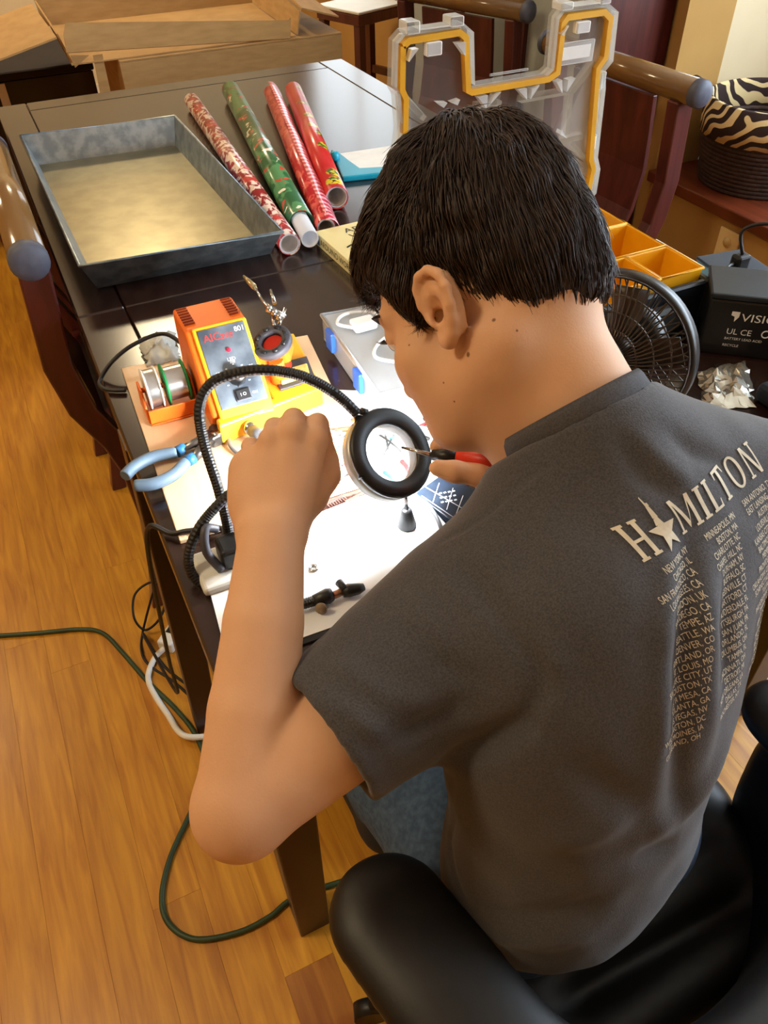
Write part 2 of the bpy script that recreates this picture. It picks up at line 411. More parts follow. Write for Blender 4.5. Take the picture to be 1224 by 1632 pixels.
# wall outlet on the low wall
po = Wx(1158, 398, 1.929)
ol = empty('wall_outlet', (1.93, po.y, po.z), 0, 'beige outlet plate on the ochre wall below the wooden ledge', 'outlet')
bevel(MB().box((1.922, po.y - .04, po.z - .06), (1.9295, po.y + .04, po.z + .06)).build('cover_plate', M('beige_plate', rgb(226, 196, 140), .5, col2=rgb(220, 190, 134), scale=10), ol, False), .002)
for dz in (-.025, .025):
    MB().lathe([(.0, 0), (.015, 0), (.015, .003), (0, .003)], 16, frame((1.922, po.y, po.z + dz), (-1, 0, 0))).build('socket', M('beige_socket', rgb(205, 172, 116), .5), ol, False)

# ceiling lamps: warm discs, each lights the room itself
def ceiling_lamp(x, y, label, pw, r=.2):
    e = empty('ceiling_lamp', (x, y, ZC), 0, label, 'lamp', 'ceiling lamps')
    MB().lathe([(0, 0), (r + .03, 0), (r + .03, -.03), (r, -.045), (0, -.045)], 32, Matrix.Translation((x, y, ZC - .001))).build('lamp_housing', MATS['chrome'], e, False)
    MB().lathe([(r - .01, 0), (r - .01, -.03), (r * .7, -.055), (0, -.065)], 32, Matrix.Translation((x, y, ZC - .047))).build('lamp_shade', MATS['lamp_glow'], e, False)
    ld = bpy.data.lights.new('lamp_light', 'AREA'); ld.shape = 'DISK'; ld.size = r * 2.2; ld.energy = pw; ld.color = LAMP_TINT
    lo = bpy.data.objects.new('lamp_light', ld); COL.objects.link(lo); lo.location = (x, y, ZC - .13); lo.parent = e; lo.matrix_parent_inverse = e.matrix_world.inverted()
    return e
ceiling_lamp(-1.1, .9, 'round warm ceiling lamp on the left, above the open wooden floor', CEIL_W * 1.2)
ceiling_lamp(.55, 3.9, 'round warm ceiling lamp beyond the far end of the table', CEIL_W * 1.3)
ceiling_lamp(-1.3, 3.2, 'round warm ceiling lamp in the far left of the room', CEIL_W)

# ================================================================== TABLE
TZ = .76; TX0, TX1, TY0, TY1 = .036, 1.065, .462, 2.555
tbl = empty('dining_table', (.55, 1.5, 0), 0, 'long dark espresso wooden dining table covered with tools and wrapping paper', 'table')
def tpart(name, lo, hi, bev=.002, mat=espresso): return MB().box(lo, hi, bev).build(name, mat, tbl, False)
bw = .078; sy_ = 1.268; g = .0012
tpart('tabletop_panel', (TX0 + bw + g, TY0 + bw + g, TZ - .032), (TX1 - bw - g, sy_ - g, TZ))
tpart('tabletop_panel', (TX0 + bw + g, sy_ + g, TZ - .032), (TX1 - bw - g, TY1 - bw - g, TZ))
for x0, x1 in ((TX0, TX0 + bw), (TX1 - bw, TX1)):
    tpart('tabletop_border', (x0, TY0, TZ - .032), (x1, sy_ - g, TZ), .003); tpart('tabletop_border', (x0, sy_ + g, TZ - .032), (x1, TY1, TZ), .003)
tpart('tabletop_border', (TX0 + bw + g, TY0, TZ - .032), (TX1 - bw - g, TY0 + bw, TZ), .003)
tpart('tabletop_border', (TX0 + bw + g, TY1 - bw, TZ - .032), (TX1 - bw - g, TY1, TZ), .003)
ai = .022
for lo, hi in (((TX0 + ai, TY0 + ai, TZ - .12), (TX0 + ai + .022, TY1 - ai, TZ - .033)), ((TX1 - ai - .022, TY0 + ai, TZ - .12), (TX1 - ai, TY1 - ai, TZ - .033)),
               ((TX0 + ai + .023, TY0 + ai, TZ - .12), (TX1 - ai - .023, TY0 + ai + .022, TZ - .033)), ((TX0 + ai + .023, TY1 - ai - .022, TZ - .12), (TX1 - ai - .023, TY1 - ai, TZ - .033))):
    tpart('apron', lo, hi, .002, cherry)
def tleg(x, y, a=.036, b=.026, zt=TZ - .034, sp=0.):
    v = [(x + sp - b, y - b, 0), (x + sp + b, y - b, 0), (x + sp + b, y + b, 0), (x + sp - b, y + b, 0), (x - a, y - a, zt), (x + a, y - a, zt), (x + a, y + a, zt), (x - a, y + a, zt)]
    o = MB().add(v, [(3, 2, 1, 0), (4, 5, 6, 7), (0, 1, 5, 4), (1, 2, 6, 5), (2, 3, 7, 6), (3, 0, 4, 7)]).build('leg', legwood, tbl, False); return bevel(o, .003)
tleg(.083, .515); tleg(TX1 - .06, .515); tleg(.083, TY1 - .06); tleg(TX1 - .06, TY1 - .06)
tleg(.064, .955, .030, .022, TZ - .034, -.034); tleg(TX1 - .06, 1.10, .03, .024)

# ================================================================== DINING CHAIRS
leather_cap = M('blue_grey_cap', rgb(70, 73, 88), .55, col2=rgb(80, 83, 98), scale=60)
seat_fab = M('chair_seat_fabric', rgb(34, 24, 22), .8, col2=rgb(44, 32, 28), scale=80, bump=.2)
rail_mat = M('glossy_rail_gold_sheen', rgb(116, 84, 46), .2, col2=rgb(128, 94, 54), scale=6, stretch=(6, 1, 6), coat=.5)  # gold of the warm room reflection is put into the base colour
def make_chair():      # faces +x, back posts near x = 0, width along y
    e = empty('dining_chair'); hw = .26
    px_ = [(.845, -.014), (.66, -.028), (.56, -.012), (.47, .028), (.40, .045), (.26, .046), (.12, .034), (0, .012)]
    for s in (-1, 1):
        b = MB(); y = s * (hw - .03); n = len(px_); V = []
        for z, xx in px_:
            w_ = .025 if z > .3 else .019
            V += [(xx - w_, y - .018, z), (xx + w_, y - .018, z), (xx + w_, y + .018, z), (xx - w_, y + .018, z)]
        F = [(0, 1, 2, 3), tuple(4 * (n - 1) + k for k in (3, 2, 1, 0))]
        for i in range(n - 1):
            for k in range(4): F.append((4 * i + (k + 1) % 4, 4 * i + k, 4 * i + 4 + k, 4 * i + 4 + (k + 1) % 4))
        bevel(b.add(V, F).build('back_post', cherry, e), .004)
        bl = MB(); bl.add([(.42, y - .02, 0), (.455, y - .02, 0), (.455, y + .015, 0), (.42, y + .015, 0), (.40, y - .024, .43), (.45, y - .024, .43), (.45, y + .024, .43), (.40, y + .024, .43)],
               [(3, 2, 1, 0), (4, 5, 6, 7), (0, 1, 5, 4), (1, 2, 6, 5), (2, 3, 7, 6), (3, 0, 4, 7)]); bevel(bl.build('leg', cherry, e), .003)
        bevel(MB().box((.075, y - .012, .385), (.40, y + .012, .43)).build('seat_rail', cherry, e), .002)
    MB().tube([(-.016, -hw - .012, .868), (-.016, hw + .012, .868)], .029, 20).build('top_rail', rail_mat, e)
    for s in (-1, 1):
        MB().lathe([(.0305, 0), (.0305, .016), (.027, .022), (.014, .026), (0, .027)], 20, frame((-.016, s * (hw + .010), .868), (0, s, 0))).build('rail_cap', leather_cap, e)
    sp = MB(); n = 8; V = []
    zz = [.835, .75, .66, .56, .47]; xs = [-.014, -.022, -.028, -.012, .026]
    for z, xx in zip(zz, xs): V += [(xx - .007, -.15, z), (xx + .007, -.15, z), (xx + .007, .15, z), (xx - .007, .15, z)]
    F = [(0, 1, 2, 3), tuple(16 + k for k in (3, 2, 1, 0))]
    for i in range(4):
        for k in range(4): F.append((4 * i + (k + 1) % 4, 4 * i + k, 4 * i + 4 + k, 4 * i + 4 + (k + 1) % 4))
    bevel(sp.add(V, F).build('back_splat', cherry, e), .002)
    MB().box((.018, -.21, .445), (.038, .21, .485), .003).build('lower_rail', cherry, e)
    bevel(MB().box((.07, -.235, .43), (.47, .235, .475)).build('seat', seat_fab, e), .018, 3)
    MB().box((.415, -.20, .385), (.437, .20, .428), .002).build('front_rail', cherry, e)
    return e
ch = make_chair()
def place(o, x, y, rz, label):
    o.location = (x, y, 0); o.rotation_euler = (0, 0, rz); tag(o, label, 'chair', 'dining chairs around the table'); return o
place(ch, .010, 1.548, 0, 'dark wooden dining chair pushed against the left table edge beside the metal tray')
place(copy_tree(ch), -.004, 2.18, 0, 'dark dining chair farther along the left table edge, only its rail end shows')
place(copy_tree(ch), 1.44, 1.72, math.pi + .05, 'dark dining chair on the right behind the open clear lid, near the basket')
place(copy_tree(ch), 1.49, 2.60, math.pi + .36, 'dark dining chair far behind the clear lid, turned beside the glass cabinet')

# ================================================================== BACKGROUND FURNITURE
cab = empty('china_cabinet', (1.82, 2.7, 0), 0, 'tall dark cabinet with glass doors against the right wall', 'cabinet')
def cpart(n, lo, hi, m=cherry, b=.003): return MB().box(lo, hi, b).build(n, m, cab, False)
CX0, CX1, CY0, CY1 = 1.69, 1.95, 2.085, 3.35
cpart('side_panel', (CX0, CY0, 0), (CX1, CY0 + .025, 2.0)); cpart('side_panel', (CX0, CY1 - .025, 0), (CX1, CY1, 2.0))
cpart('back_panel', (CX1 - .012, CY0 + .026, .1), (CX1, CY1 - .026, 1.99), M('cabinet_back', rgb(146, 128, 70), .6, col2=rgb(128, 108, 54), scale=5))
cpart('plinth', (CX0 + .015, CY0 + .026, 0), (CX1 - .013, CY1 - .026, .1)); cpart('top', (CX0 - .01, CY0 - .005, 2.0), (CX1, CY1, 2.03))
for z in (.1, .42, .8, 1.2, 1.6): cpart('shelf', (CX0 + .012, CY0 + .026, z), (CX1 - .013, CY1 - .026, z + .018))
ys = [CY0 + .026, CY0 + .42, CY0 + .83, CY1 - .026]
for i in range(3):
    a, b_ = ys[i] + .003, ys[i + 1] - .003
    d = MB(); d.box((CX0 - .02, a, .12), (CX0 + .005, a + .05, 1.98), .002); d.box((CX0 - .02, b_ - .05, .12), (CX0 + .005, b_, 1.98), .002)
    d.box((CX0 - .02, a + .05, .12), (CX0 + .005, b_ - .05, .18), .002); d.box((CX0 - .02, a + .05, 1.92), (CX0 + .005, b_ - .05, 1.98), .002)
    dd = d.build('door', cherry, cab, False)
    MB().box((CX0 - .01, a + .048, .178), (CX0 - .006, b_ - .048, 1.922)).build('pane', clear_mat('cabinet_glass', (.95, .97, .93), .05), dd, False)
    MB().lathe([(0, 0), (.006, 0), (.006, .012), (.011, .018), (.009, .026), (0, .027)], 12, frame((CX0 - .02, b_ - .025 if i < 2 else a + .025, .62), (-1, 0, 0))).build('knob', MATS['chrome'], dd, False)
gl = clear_mat('glassware', (.97, .98, .95), .22, .04)
gprof = [(.0, .0), (.032, .0), (.034, .004), (.006, .01), (.005, .07), (.02, .085), (.036, .11), (.038, .15), (.033, .185), (.0315, .185), (.036, .15), (.034, .112), (.0, .088)]
tprof = [(.0, .0), (.03, .0), (.036, .11), (.034, .11), (.028, .008), (0, .008)]
gi = 0
for z in (.438, .818):
    for k, yy in enumerate((2.19, 2.30, 2.41, 2.60, 2.72, 2.84)):
        stem = (k % 2 == 0)
        o = MB().lathe(gprof if stem else tprof, 20, Matrix.Translation((1.80 + .03 * (k % 3 - 1), yy, z + .0005))).build('wine_glass' if stem else 'drinking_glass', gl)
        tag(o, ('clear stemmed wine glass' if stem else 'clear straight drinking glass') + (' on the lower' if z < .6 else ' on the middle') + ' cabinet shelf, ' + ['nearest', 'second', 'farthest'][k // 2] + ' of three', 'glass',
            ('wine glasses' if stem else 'drinking glasses') + (' on the lower cabinet shelf' if z < .6 else ' on the middle cabinet shelf'))

# bar stool
st = empty('stool', (1.72, 3.83, 0), .35, 'dark wooden stool with a pale seat standing beyond the table end', 'stool')
sw, sd_, sh = .17, .14, .655
bevel(MB().box((-sw, -sd_, sh - .012), (sw, sd_, sh)).build('seat_cushion', M('pale_seat', rgb(216, 214, 206), .5, col2=rgb(206, 204, 196), scale=8), st), .004)
bevel(MB().box((-sw, -sd_, sh - .055), (sw, sd_, sh - .013)).build('seat_frame', cherry, st), .004)
for sx in (-1, 1):
    for s_ in (-1, 1):
        x0, y0 = sx * (sw - .025), s_ * (sd_ - .025); x1, y1 = sx * (sw + .02), s_ * (sd_ + .02); t = .018
        V = [(x1 - t, y1 - t, 0), (x1 + t, y1 - t, 0), (x1 + t, y1 + t, 0), (x1 - t, y1 + t, 0), (x0 - t, y0 - t, sh - .056), (x0 + t, y0 - t, sh - .056), (x0 + t, y0 + t, sh - .056), (x0 - t, y0 + t, sh - .056)]
        MB().add(V, [(3, 2, 1, 0), (4, 5, 6, 7), (0, 1, 5, 4), (1, 2, 6, 5), (2, 3, 7, 6), (3, 0, 4, 7)]).build('leg', cherry, st)
for s_ in (-1, 1):
    MB().box((-.15, s_ * .135 - .009, .24), (.15, s_ * .135 + .009, .275)).build('stretcher', cherry, st); MB().box((s_ * .162 - .009, -.12, .32), (s_ * .162 + .009, .12, .355)).build('stretcher', cherry, st)

# cartons beyond the far end of the table
card = M('cardboard', rgb(178, 142, 92), .85, col2=rgb(166, 130, 82), scale=14, stretch=(1, 1, 5), bump=.08)
lb = empty('cardboard_box', (.85, 3.2, 0), 0, 'tall closed brown cardboard box standing just beyond the table end', 'box')
def lpart(n, lo, hi): return MB().box(lo, hi, .001).build(n, card, lb, False)
bx0, bx1, by0, by1, bz = .445, 1.225, 2.93, 3.46, .742
lpart('front_wall', (bx0, by0, 0), (bx1, by0 + .006, bz)); lpart('back_wall', (bx0, by1 - .006, 0), (bx1, by1, bz))
lpart('side_wall', (bx0, by0 + .0065, 0), (bx0 + .006, by1 - .0065, bz)); lpart('side_wall', (bx1 - .006, by0 + .0065, 0), (bx1, by1 - .0065, bz))
lpart('top_flap', (bx0, by0, bz + .0005), (bx1, (by0 + by1) / 2 - .001, bz + .006)); lpart('top_flap', (bx0, (by0 + by1) / 2 + .001, bz + .0005), (bx1, by1, bz + .006))
lpart('bottom', (bx0 + .007, by0 + .007, .001), (bx1 - .007, by1 - .007, .007))
ub = empty('open_carton', (.7, 3.2, bz + .0065), 0, 'open shallow cardboard carton with spread flaps lying on the tall box', 'box')
def quad(n, pts, t=.005, par=ub, mat=card):
    p = [Vector(q) for q in pts]; nn = (p[1] - p[0]).cross(p[2] - p[0]).normalized() * t
    v = p + [q + nn for q in p]; k = len(p)
    return MB().add(v, [tuple(range(k - 1, -1, -1)), tuple(range(k, 2 * k))] + [(i, (i + 1) % k, k + (i + 1) % k, k + i) for i in range(k)]).build(n, mat, par, False)
u0 = bz + .007
quad('carton_floor', [(.30, 2.945, u0), (1.06, 2.945, u0), (1.10, 3.55, u0), (.32, 3.55, u0)], .004)
quad('front_wall', [Wy(106, 85, 2.935), Wy(462, 62, 2.935), Wy(463, 28, 2.965), Wy(459, 33, 2.96), Wy(104, 37, 2.965), Wy(101, 55, 2.955)])
quad('back_wall', [(.30, 3.55, u0 + .002), (1.12, 3.55, u0 + .002), (1.14, 3.60, u0 + .20), (.28, 3.60, u0 + .20)])
quad('side_wall', [(.302, 2.96, u0 + .005), (.322, 3.54, u0 + .005), (.29, 3.54, u0 + .085), (.28, 2.97, u0 + .085)])
quad('side_wall', [(1.065, 2.95, u0 + .005), (1.10, 3.54, u0 + .005), (1.13, 3.54, u0 + .10), (1.085, 2.96, u0 + .07)])
quad('side_flap', [(.276, 2.93, u0 + .080), (.276, 3.5, u0 + .080), (-.13, 3.5, u0 - .01), (-.13, 2.93, u0 - .01)])
quad('side_flap', [(1.095, 2.965, u0 + .075), (1.235, 2.975, u0 + .035), (1.16, 3.52, u0 + .12), (1.135, 3.53, u0 + .105)])
quad('corner_flap', [Wy(148, 88, 2.955), Wy(163, 86, 2.955), Wy(177, 150, 2.95), Wy(160, 150, 2.95)], .003)
quad('corner_flap', [Wy(112, 88, 2.95), Wy(142, 88, 2.95), Wy(120, 108, 2.95)], .003)
sb = empty('sideboard', (-.35, 3.6, 0), 0, 'low dark sideboard with pale edge strips in the far left background', 'cabinet')
MB().box((-1.0, 3.52, .06), (.43, 3.95, .60), .004).build('body', espresso, sb, False)
MB().box((-1.02, 3.505, .602), (.435, 3.96, .63), .004).build('top', M('matte_dark', rgb(26, 18, 16), .8, col2=rgb(32, 22, 20), scale=8), sb, False)
for xx in (-.012, .075): MB().box((xx, 3.507, .08), (xx + .03, 3.519, .595), .001).build('edge_strip', MATS['cream_trim'], sb, False)
for xx in (-.9, .35): MB().box((xx, 3.55, 0), (xx + .06, 3.9, .06)).build('foot', espresso, sb, False)

# basket on the ledge
bk = empty('storage_basket', (2.135, 1.785, LZ), 0, 'round dark woven basket with zebra print liner on the wooden ledge', 'basket')
wick = M('dark_wicker', rgb(44, 28, 22), .7, col2=rgb(66, 44, 34), scale=90, bump=.4)
bo = MB(); 
for k in range(13):
    z = LZ + .008 + k * .0125; r = .163 + .0022 * k
    bo = MB(); pts = []
    for i in range(48):
        a = 2 * math.pi * i / 48; pts.append((2.135 + r * math.cos(a), 1.785 + r * math.sin(a), z + .0012 * math.sin(a * 24 + k * math.pi)))
    bo.tube(pts, .0085, 8, closed=True); bo.build('wicker_coil', wick, bk, False)
MB().lathe([(0, .0), (.156, 0), (.156, .006), (0, .006)], 36, Matrix.Translation((2.135, 1.785, LZ + .002))).build('basket_bottom', wick, bk, False)
def zebra():
    m = bpy.data.materials.new('zebra_print'); m.use_nodes = True; nt = m.node_tree; N = nt.nodes; b = N['Principled BSDF']; L = nt.links.new
    tc = N.new('ShaderNodeTexCoord'); w = N.new('ShaderNodeTexWave'); w.inputs['Scale'].default_value = 13; w.inputs['Distortion'].default_value = 9.0; w.inputs['Detail'].default_value = 1.2; w.inputs['Detail Scale'].default_value = .9
    w.bands_direction = 'DIAGONAL'; L(tc.outputs['Object'], w.inputs['Vector'])
    cr = N.new('ShaderNodeValToRGB'); cr.color_ramp.elements[0].position = .55; cr.color_ramp.elements[1].position = .62
    cr.color_ramp.elements[0].color = rgb(44, 24, 20) + (1,); cr.color_ramp.elements[1].color = rgb(226, 202, 150) + (1,)
    L(w.outputs['Fac'], cr.inputs[0]); L(cr.outputs[0], b.inputs['Base Color']); b.inputs['Roughness'].default_value = .85; return m
MB().ringlathe([(.198, .145), (.203, .19), (.198, .243), (.190, .246), (.186, .235), (.188, .16)], 48, Matrix.Translation((2.135, 1.785, LZ))).build('liner', zebra(), bk, False)
hp = [Vector((2.135 - .168, 1.785 + .115, LZ + .24)), Vector((2.135 - .185, 1.785 + .14, LZ + .275)), Vector((2.135 - .17, 1.785 + .175, LZ + .27)), Vector((2.135 - .135, 1.785 + .165, LZ + .235))]
MB().tube(spline(hp, 8), .011, 10).build('handle', wick, bk, False)
# ================================================================== THINGS ON THE TABLE
T = TZ + .0004
# ---- galvanised tray
galv = M('galvanised_steel', rgb(140, 152, 160), .38, .85, col2=rgb(172, 182, 188), scale=38, sharp=(.4, .6), bump=.03)
tray_floor = M('tray_steel_gold_reflection', rgb(150, 142, 116), .30, .9, col2=rgb(164, 156, 128), scale=26, bump=.02)  # golden tint paints the warm lamp reflection into the steel
tr = empty('metal_tray', (.24, 1.68, T), 0, 'large rectangular galvanised metal tray with flared sides on the table', 'tray')
B = [Vector((.086, 1.356, T)), Vector((.399, 1.345, T)), Vector((.394, 2.005, T)), Vector((.078, 2.028, T))]
R_ = [Vector((.066, 1.318, .822)), Vector((.409, 1.288, .822)), Vector((.408, 2.022, .822)), Vector((.060, 2.050, .822))]
quad('tray_floor', [b + Vector((0, 0, .0005)) for b in B], .002, tr, tray_floor)
for i in range(4):
    j = (i + 1) % 4; quad('tray_wall', [B[j], B[i], R_[i], R_[j]], .0022, tr, galv)
MB().tube([R_[0], R_[1], R_[2], R_[3]], .0032, 8, closed=True).build('rolled_rim', galv, tr, False)

# ---- wrapping paper rolls
def roll_mat(name, kind):
    m = bpy.data.materials.new(name); m.use_nodes = True; nt = m.node_tree; N = nt.nodes; b = N['Principled BSDF']; L = nt.links.new
    b.inputs['Roughness'].default_value = .28; b.inputs['Coat Weight'].default_value = .3
    tc = N.new('ShaderNodeTexCoord')
    def noise(s, detail=2., st=(1, 1, 1), dist=0.):
        mp = N.new('ShaderNodeMapping'); mp.inputs['Scale'].default_value = st; L(tc.outputs['Object'], mp.inputs[0])
        n = N.new('ShaderNodeTexNoise'); n.inputs['Scale'].default_value = s; n.inputs['Detail'].default_value = detail; n.inputs['Distortion'].default_value = dist; L(mp.outputs[0], n.inputs['Vector']); return n.outputs[0]
    def step(src, lo, hi):
        r = N.new('ShaderNodeMapRange'); r.inputs['From Min'].default_value = lo; r.inputs['From Max'].default_value = hi; L(src, r.inputs[0]); return r.outputs[0]
    def mix(f, a, c):
        x = N.new('ShaderNodeMixRGB'); L(f, x.inputs[0])
        for i, v in ((1, a), (2, c)):
            if isinstance(v, tuple): x.inputs[i].default_value = v + (1,)
            else: L(v, x.inputs[i])
        return x.outputs[0]
    if kind == 0:
        c = mix(step(noise(70, 3, (1, 1, .6), .8), .47, .53), rgb(150, 32, 34), rgb(240, 214, 196))
        c = mix(step(noise(30, 2), .56, .62), c, rgb(196, 60, 54))
    elif kind == 1:
        c = mix(step(noise(16, 3, (1, 1, .7)), .50, .53), rgb(40, 96, 52), rgb(84, 140, 88))
        c = mix(step(noise(30, 2, (1, 1, 1.2), .5), .60, .63), c, rgb(196, 70, 50))
        c = mix(step(noise(37, 2, (1.3, 1, .8), .4), .64, .67), c, rgb(236, 224, 200))
    elif kind == 2:
        c = mix(step(noise(60, 3, (1, 1, .5), 1.0), .5, .56), rgb(186, 22, 34), rgb(226, 92, 80))
    elif kind == 3:
        c = mix(step(noise(13, 2), .4, .7), rgb(196, 26, 32), rgb(214, 60, 56))
        v = N.new('ShaderNodeTexVoronoi'); v.inputs['Scale'].default_value = 13; v.inputs['Randomness'].default_value = .5
        L(tc.outputs['Object'], v.inputs['Vector']); inside = step(v.outputs['Distance'], .30, .25)
        f = mix(step(noise(60, 2), .48, .54), rgb(222, 196, 40), rgb(70, 110, 42)); f = mix(step(noise(90, 2), .56, .6), f, rgb(60, 26, 22))
        c = mix(inside, c, f)
    else:
        w = N.new('ShaderNodeTexWave'); w.inputs['Scale'].default_value = 14; w.inputs['Distortion'].default_value = 5; w.bands_direction = 'Z'; L(tc.outputs['Object'], w.inputs['Vector'])
        c = mix(step(w.outputs['Fac'], .5, .6), rgb(206, 34, 70), rgb(246, 178, 190))
    L(c, b.inputs['Base Color']); MATS[name] = m; return m
paper_in = M('paper_inside', rgb(206, 204, 210), .6, col2=rgb(196, 196, 202), scale=10)
core_m = M('card_core', rgb(150, 138, 128), .8, col2=rgb(166, 154, 144), scale=30)
def roll(a, b, r, kind, label, core=None, lo=0., name='wrapping_paper_roll', inner=None):
    a = Vector(a); b = Vector(b); mx = frame(a, b - a, (0, 0, 1)); Ln = (b - a).length
    e = bpy.data.objects.new(name, None); COL.objects.link(e); e.matrix_world = mx; tag(e, label, 'wrapping paper', 'wrapping paper rolls on the table')
    rr = r - .0012
    MB().ringlathe([(r, lo), (r * .985, Ln * .5), (r * .97, Ln), (rr * .96, Ln), (rr, lo)], 36).build('paper', roll_mat('wrap_%d' % kind, kind), e)
    MB().ringlathe([(rr - .0002, lo + .002), (rr * .955, Ln - .002), (rr * .93, Ln - .002), (rr - .003, lo + .002)], 36).build('paper_inner_layers', inner or paper_in, e)
    c = core or (r - .004)
    MB().ringlathe([(c, .004 if core is None else 0), (c, Ln - .01), (c - .0022, Ln - .01), (c - .0022, .004 if core is None else 0)], 32).build('core_tube', core_m if core is None else M('white_core', rgb(212, 214, 220), .6, col2=rgb(204, 206, 212), scale=9), e)
    return e
def rz(r): return T + r + .0003
roll((.431, 1.322, rz(.0205)), (.510, 2.27, rz(.0205)), .0205, 0, 'red and white speckled wrapping paper roll closest to the metal tray')
roll((.4695, 1.318, rz(.0245)), (.627, 2.30, rz(.0245)), .0245, 1, 'green patterned wrapping paper roll with a white core tube sticking out', .0165, .075, inner=M('green_inner', rgb(30, 70, 44), .5))
r3 = roll((.519, 1.36, rz(.019)), (.722, 2.245, rz(.019)), .019, 2, 'thin red wrapping paper roll with a loose pink striped flap')
fl = MB(); V = []; n = 24
for i in range(n + 1):
    t = i / n; z = -.01 + t * .965
    for k, (ang, rad) in enumerate(((0, .0198), (20, .0212), (42, .0225), (64, .0238), (84, .0262))):
        wv = .0012 * math.sin(t * 23 + k); an = math.radians(ang); rr = (rad + wv) * (1 if t < .93 else 1 - (t - .93) * 2)
        V.append((rr * math.cos(an), rr * math.sin(an), z))
F = [(i * 5 + k, i * 5 + k + 1, i * 5 + k + 6, i * 5 + k + 5) for i in range(n) for k in range(4)]
o = fl.add(V, F, True).build('loose_flap', roll_mat('wrap_flap', 4), r3); md = o.modifiers.new('s', 'SOLIDIFY'); md.thickness = .0006
roll((.590, 1.475, rz(.0235)), (.777, 2.215, rz(.0235)), .0235, 3, 'thick red wrapping paper roll with yellow and green figures, rightmost of the rolls')

# ---- teal paper cutter
teal = M('teal_plastic', rgb(20, 150, 180), .35, col2=rgb(24, 160, 190), scale=12)
tc_ = empty('paper_cutter', (.70, 1.66, T), 0, 'teal plastic paper cutter with a white strip lying beside the rolls', 'cutter')
p = [Wz(528, 246, T), Wz(546, 291, T), Wz(640, 281, T), Wz(640, 272, T), Wz(574, 276, T), Wz(556, 263, T), Wz(540, 250, T)]
o = MB().prism([(q.x, q.y) for q in p], T, T + .012).build('cutter_body', teal, tc_, False); bevel(o, .003)
p = [Wz(541, 249, T), Wz(557, 262, T), Wz(575, 275, T), Wz(640, 271, T), Wz(640, 234, T)]
MB().prism([(q.x, q.y) for q in p], T, T + .006).build('guide_strip', MATS['white_plastic'], tc_, False)
q = Wz(533, 247, T + .02)
MB().lathe([(0, -.018), (.010, -.018), (.0115, 0), (.008, .008), (0, .009)], 18, Matrix.Translation((q.x, q.y, T + .0185))).build('knob', teal, tc_, False)

# ---- book
bk_ = empty('book', (.57, 1.24, T), 0, 'pale yellow paperback book lying flat near the rolls, spine showing', 'book')
ba = math.radians(2.5); bmx = Matrix.Translation((.492, 1.345, 0)) @ Matrix.Rotation(ba, 4, 'Z')
cream = M('book_cream', rgb(232, 218, 158), .45, col2=rgb(238, 226, 170), scale=6); ink = M('dark_ink', rgb(26, 22, 22), .5)
MB().box((.002, -.237, T + .002), (.187, -.002, T + .022), 0, bmx).build('pages', M('book_pages', rgb(226, 218, 200), .8, col2=rgb(206, 198, 180), scale=3, stretch=(1, 1, 300)), bk_, False)
MB().box((-.0005, -.239, T), (.19, 0, T + .002), 0, bmx).build('back_cover', cream, bk_, False)
MB().box((-.0005, -.239, T + .0222), (.19, 0, T + .0242), 0, bmx).build('front_cover', cream, bk_, False)
MB().box((-.0015, -.239, T + .0002), (-.0006, 0, T + .024), 0, bmx).build('spine', cream, bk_, False)
MB().box((-.0019, -.018, T + .003), (-.0016, -.004, T + .021), 0, bmx).build('spine_emblem', M('emblem_blue', rgb(70, 100, 130), .5), bk_, False)
mx = bmx @ Matrix.Translation((-.0018, -.022, T + .0062)) @ Matrix(((0, 0, -1, 0), (-1, 0, 0, 0), (0, 1, 0, 0), (0, 0, 0, 1)))
text_part('spine_title', 'ARDUINO WORKSHOP', .0165, mx, ink, bk_, 'LEFT')
for tx, yy in (('ARDUINO', -.036), ('WORKSHOP', -.062)):
    text_part('cover_title', tx, .027, bmx @ Matrix.Translation((.045, yy, T + .0246)), ink, bk_, 'LEFT')
wv = [(.02 + .16 * i / 20, -.092 + .008 * math.sin(i * .55), T + .0244) for i in range(21)]
MB().tube([bmx @ Vector(p_) for p_ in wv], .0016, 6).build('cover_line', ink, bk_, False)

# ---- organiser case with clear lid
blk = MATS['black_plastic']
dkblue = M('case_navy', rgb(22, 28, 36), .4, col2=rgb(28, 36, 46), scale=20)
oc = empty('organiser_case', (.72, .92, T), 0, 'black organiser case with its clear yellow-edged lid standing open', 'organiser')
OX0, OX1, OY0, OY1, OZ = .545, .908, .775, 1.075, .846
MB().box((OX0, OY0, T), (OX1, OY1, T + .012), .003).build('case_floor', blk, oc, False)
for lo, hi in (((OX0, OY0, T + .012), (OX0 + .012, OY1, OZ)), ((OX1 - .012, OY0, T + .012), (OX1, OY1, OZ)), ((OX0 + .0125, OY0, T + .012), (OX1 - .0125, OY0 + .012, OZ)), ((OX0 + .0125, OY1 - .012, T + .012), (OX1 - .0125, OY1, OZ))):
    MB().box(lo, hi, .003).build('case_wall', dkblue, oc, False)
for yy in (.83, .93, 1.03): MB().box((OX1 + .0005, yy - .018, .80), (OX1 + .012, yy + .018, .842), .003).build('latch', blk, oc, False)
MB().box((OX0 + .06, OY0 - .022, .79), (OX1 - .06, OY0 - .0005, .83), .006).build('handle', blk, oc, False)
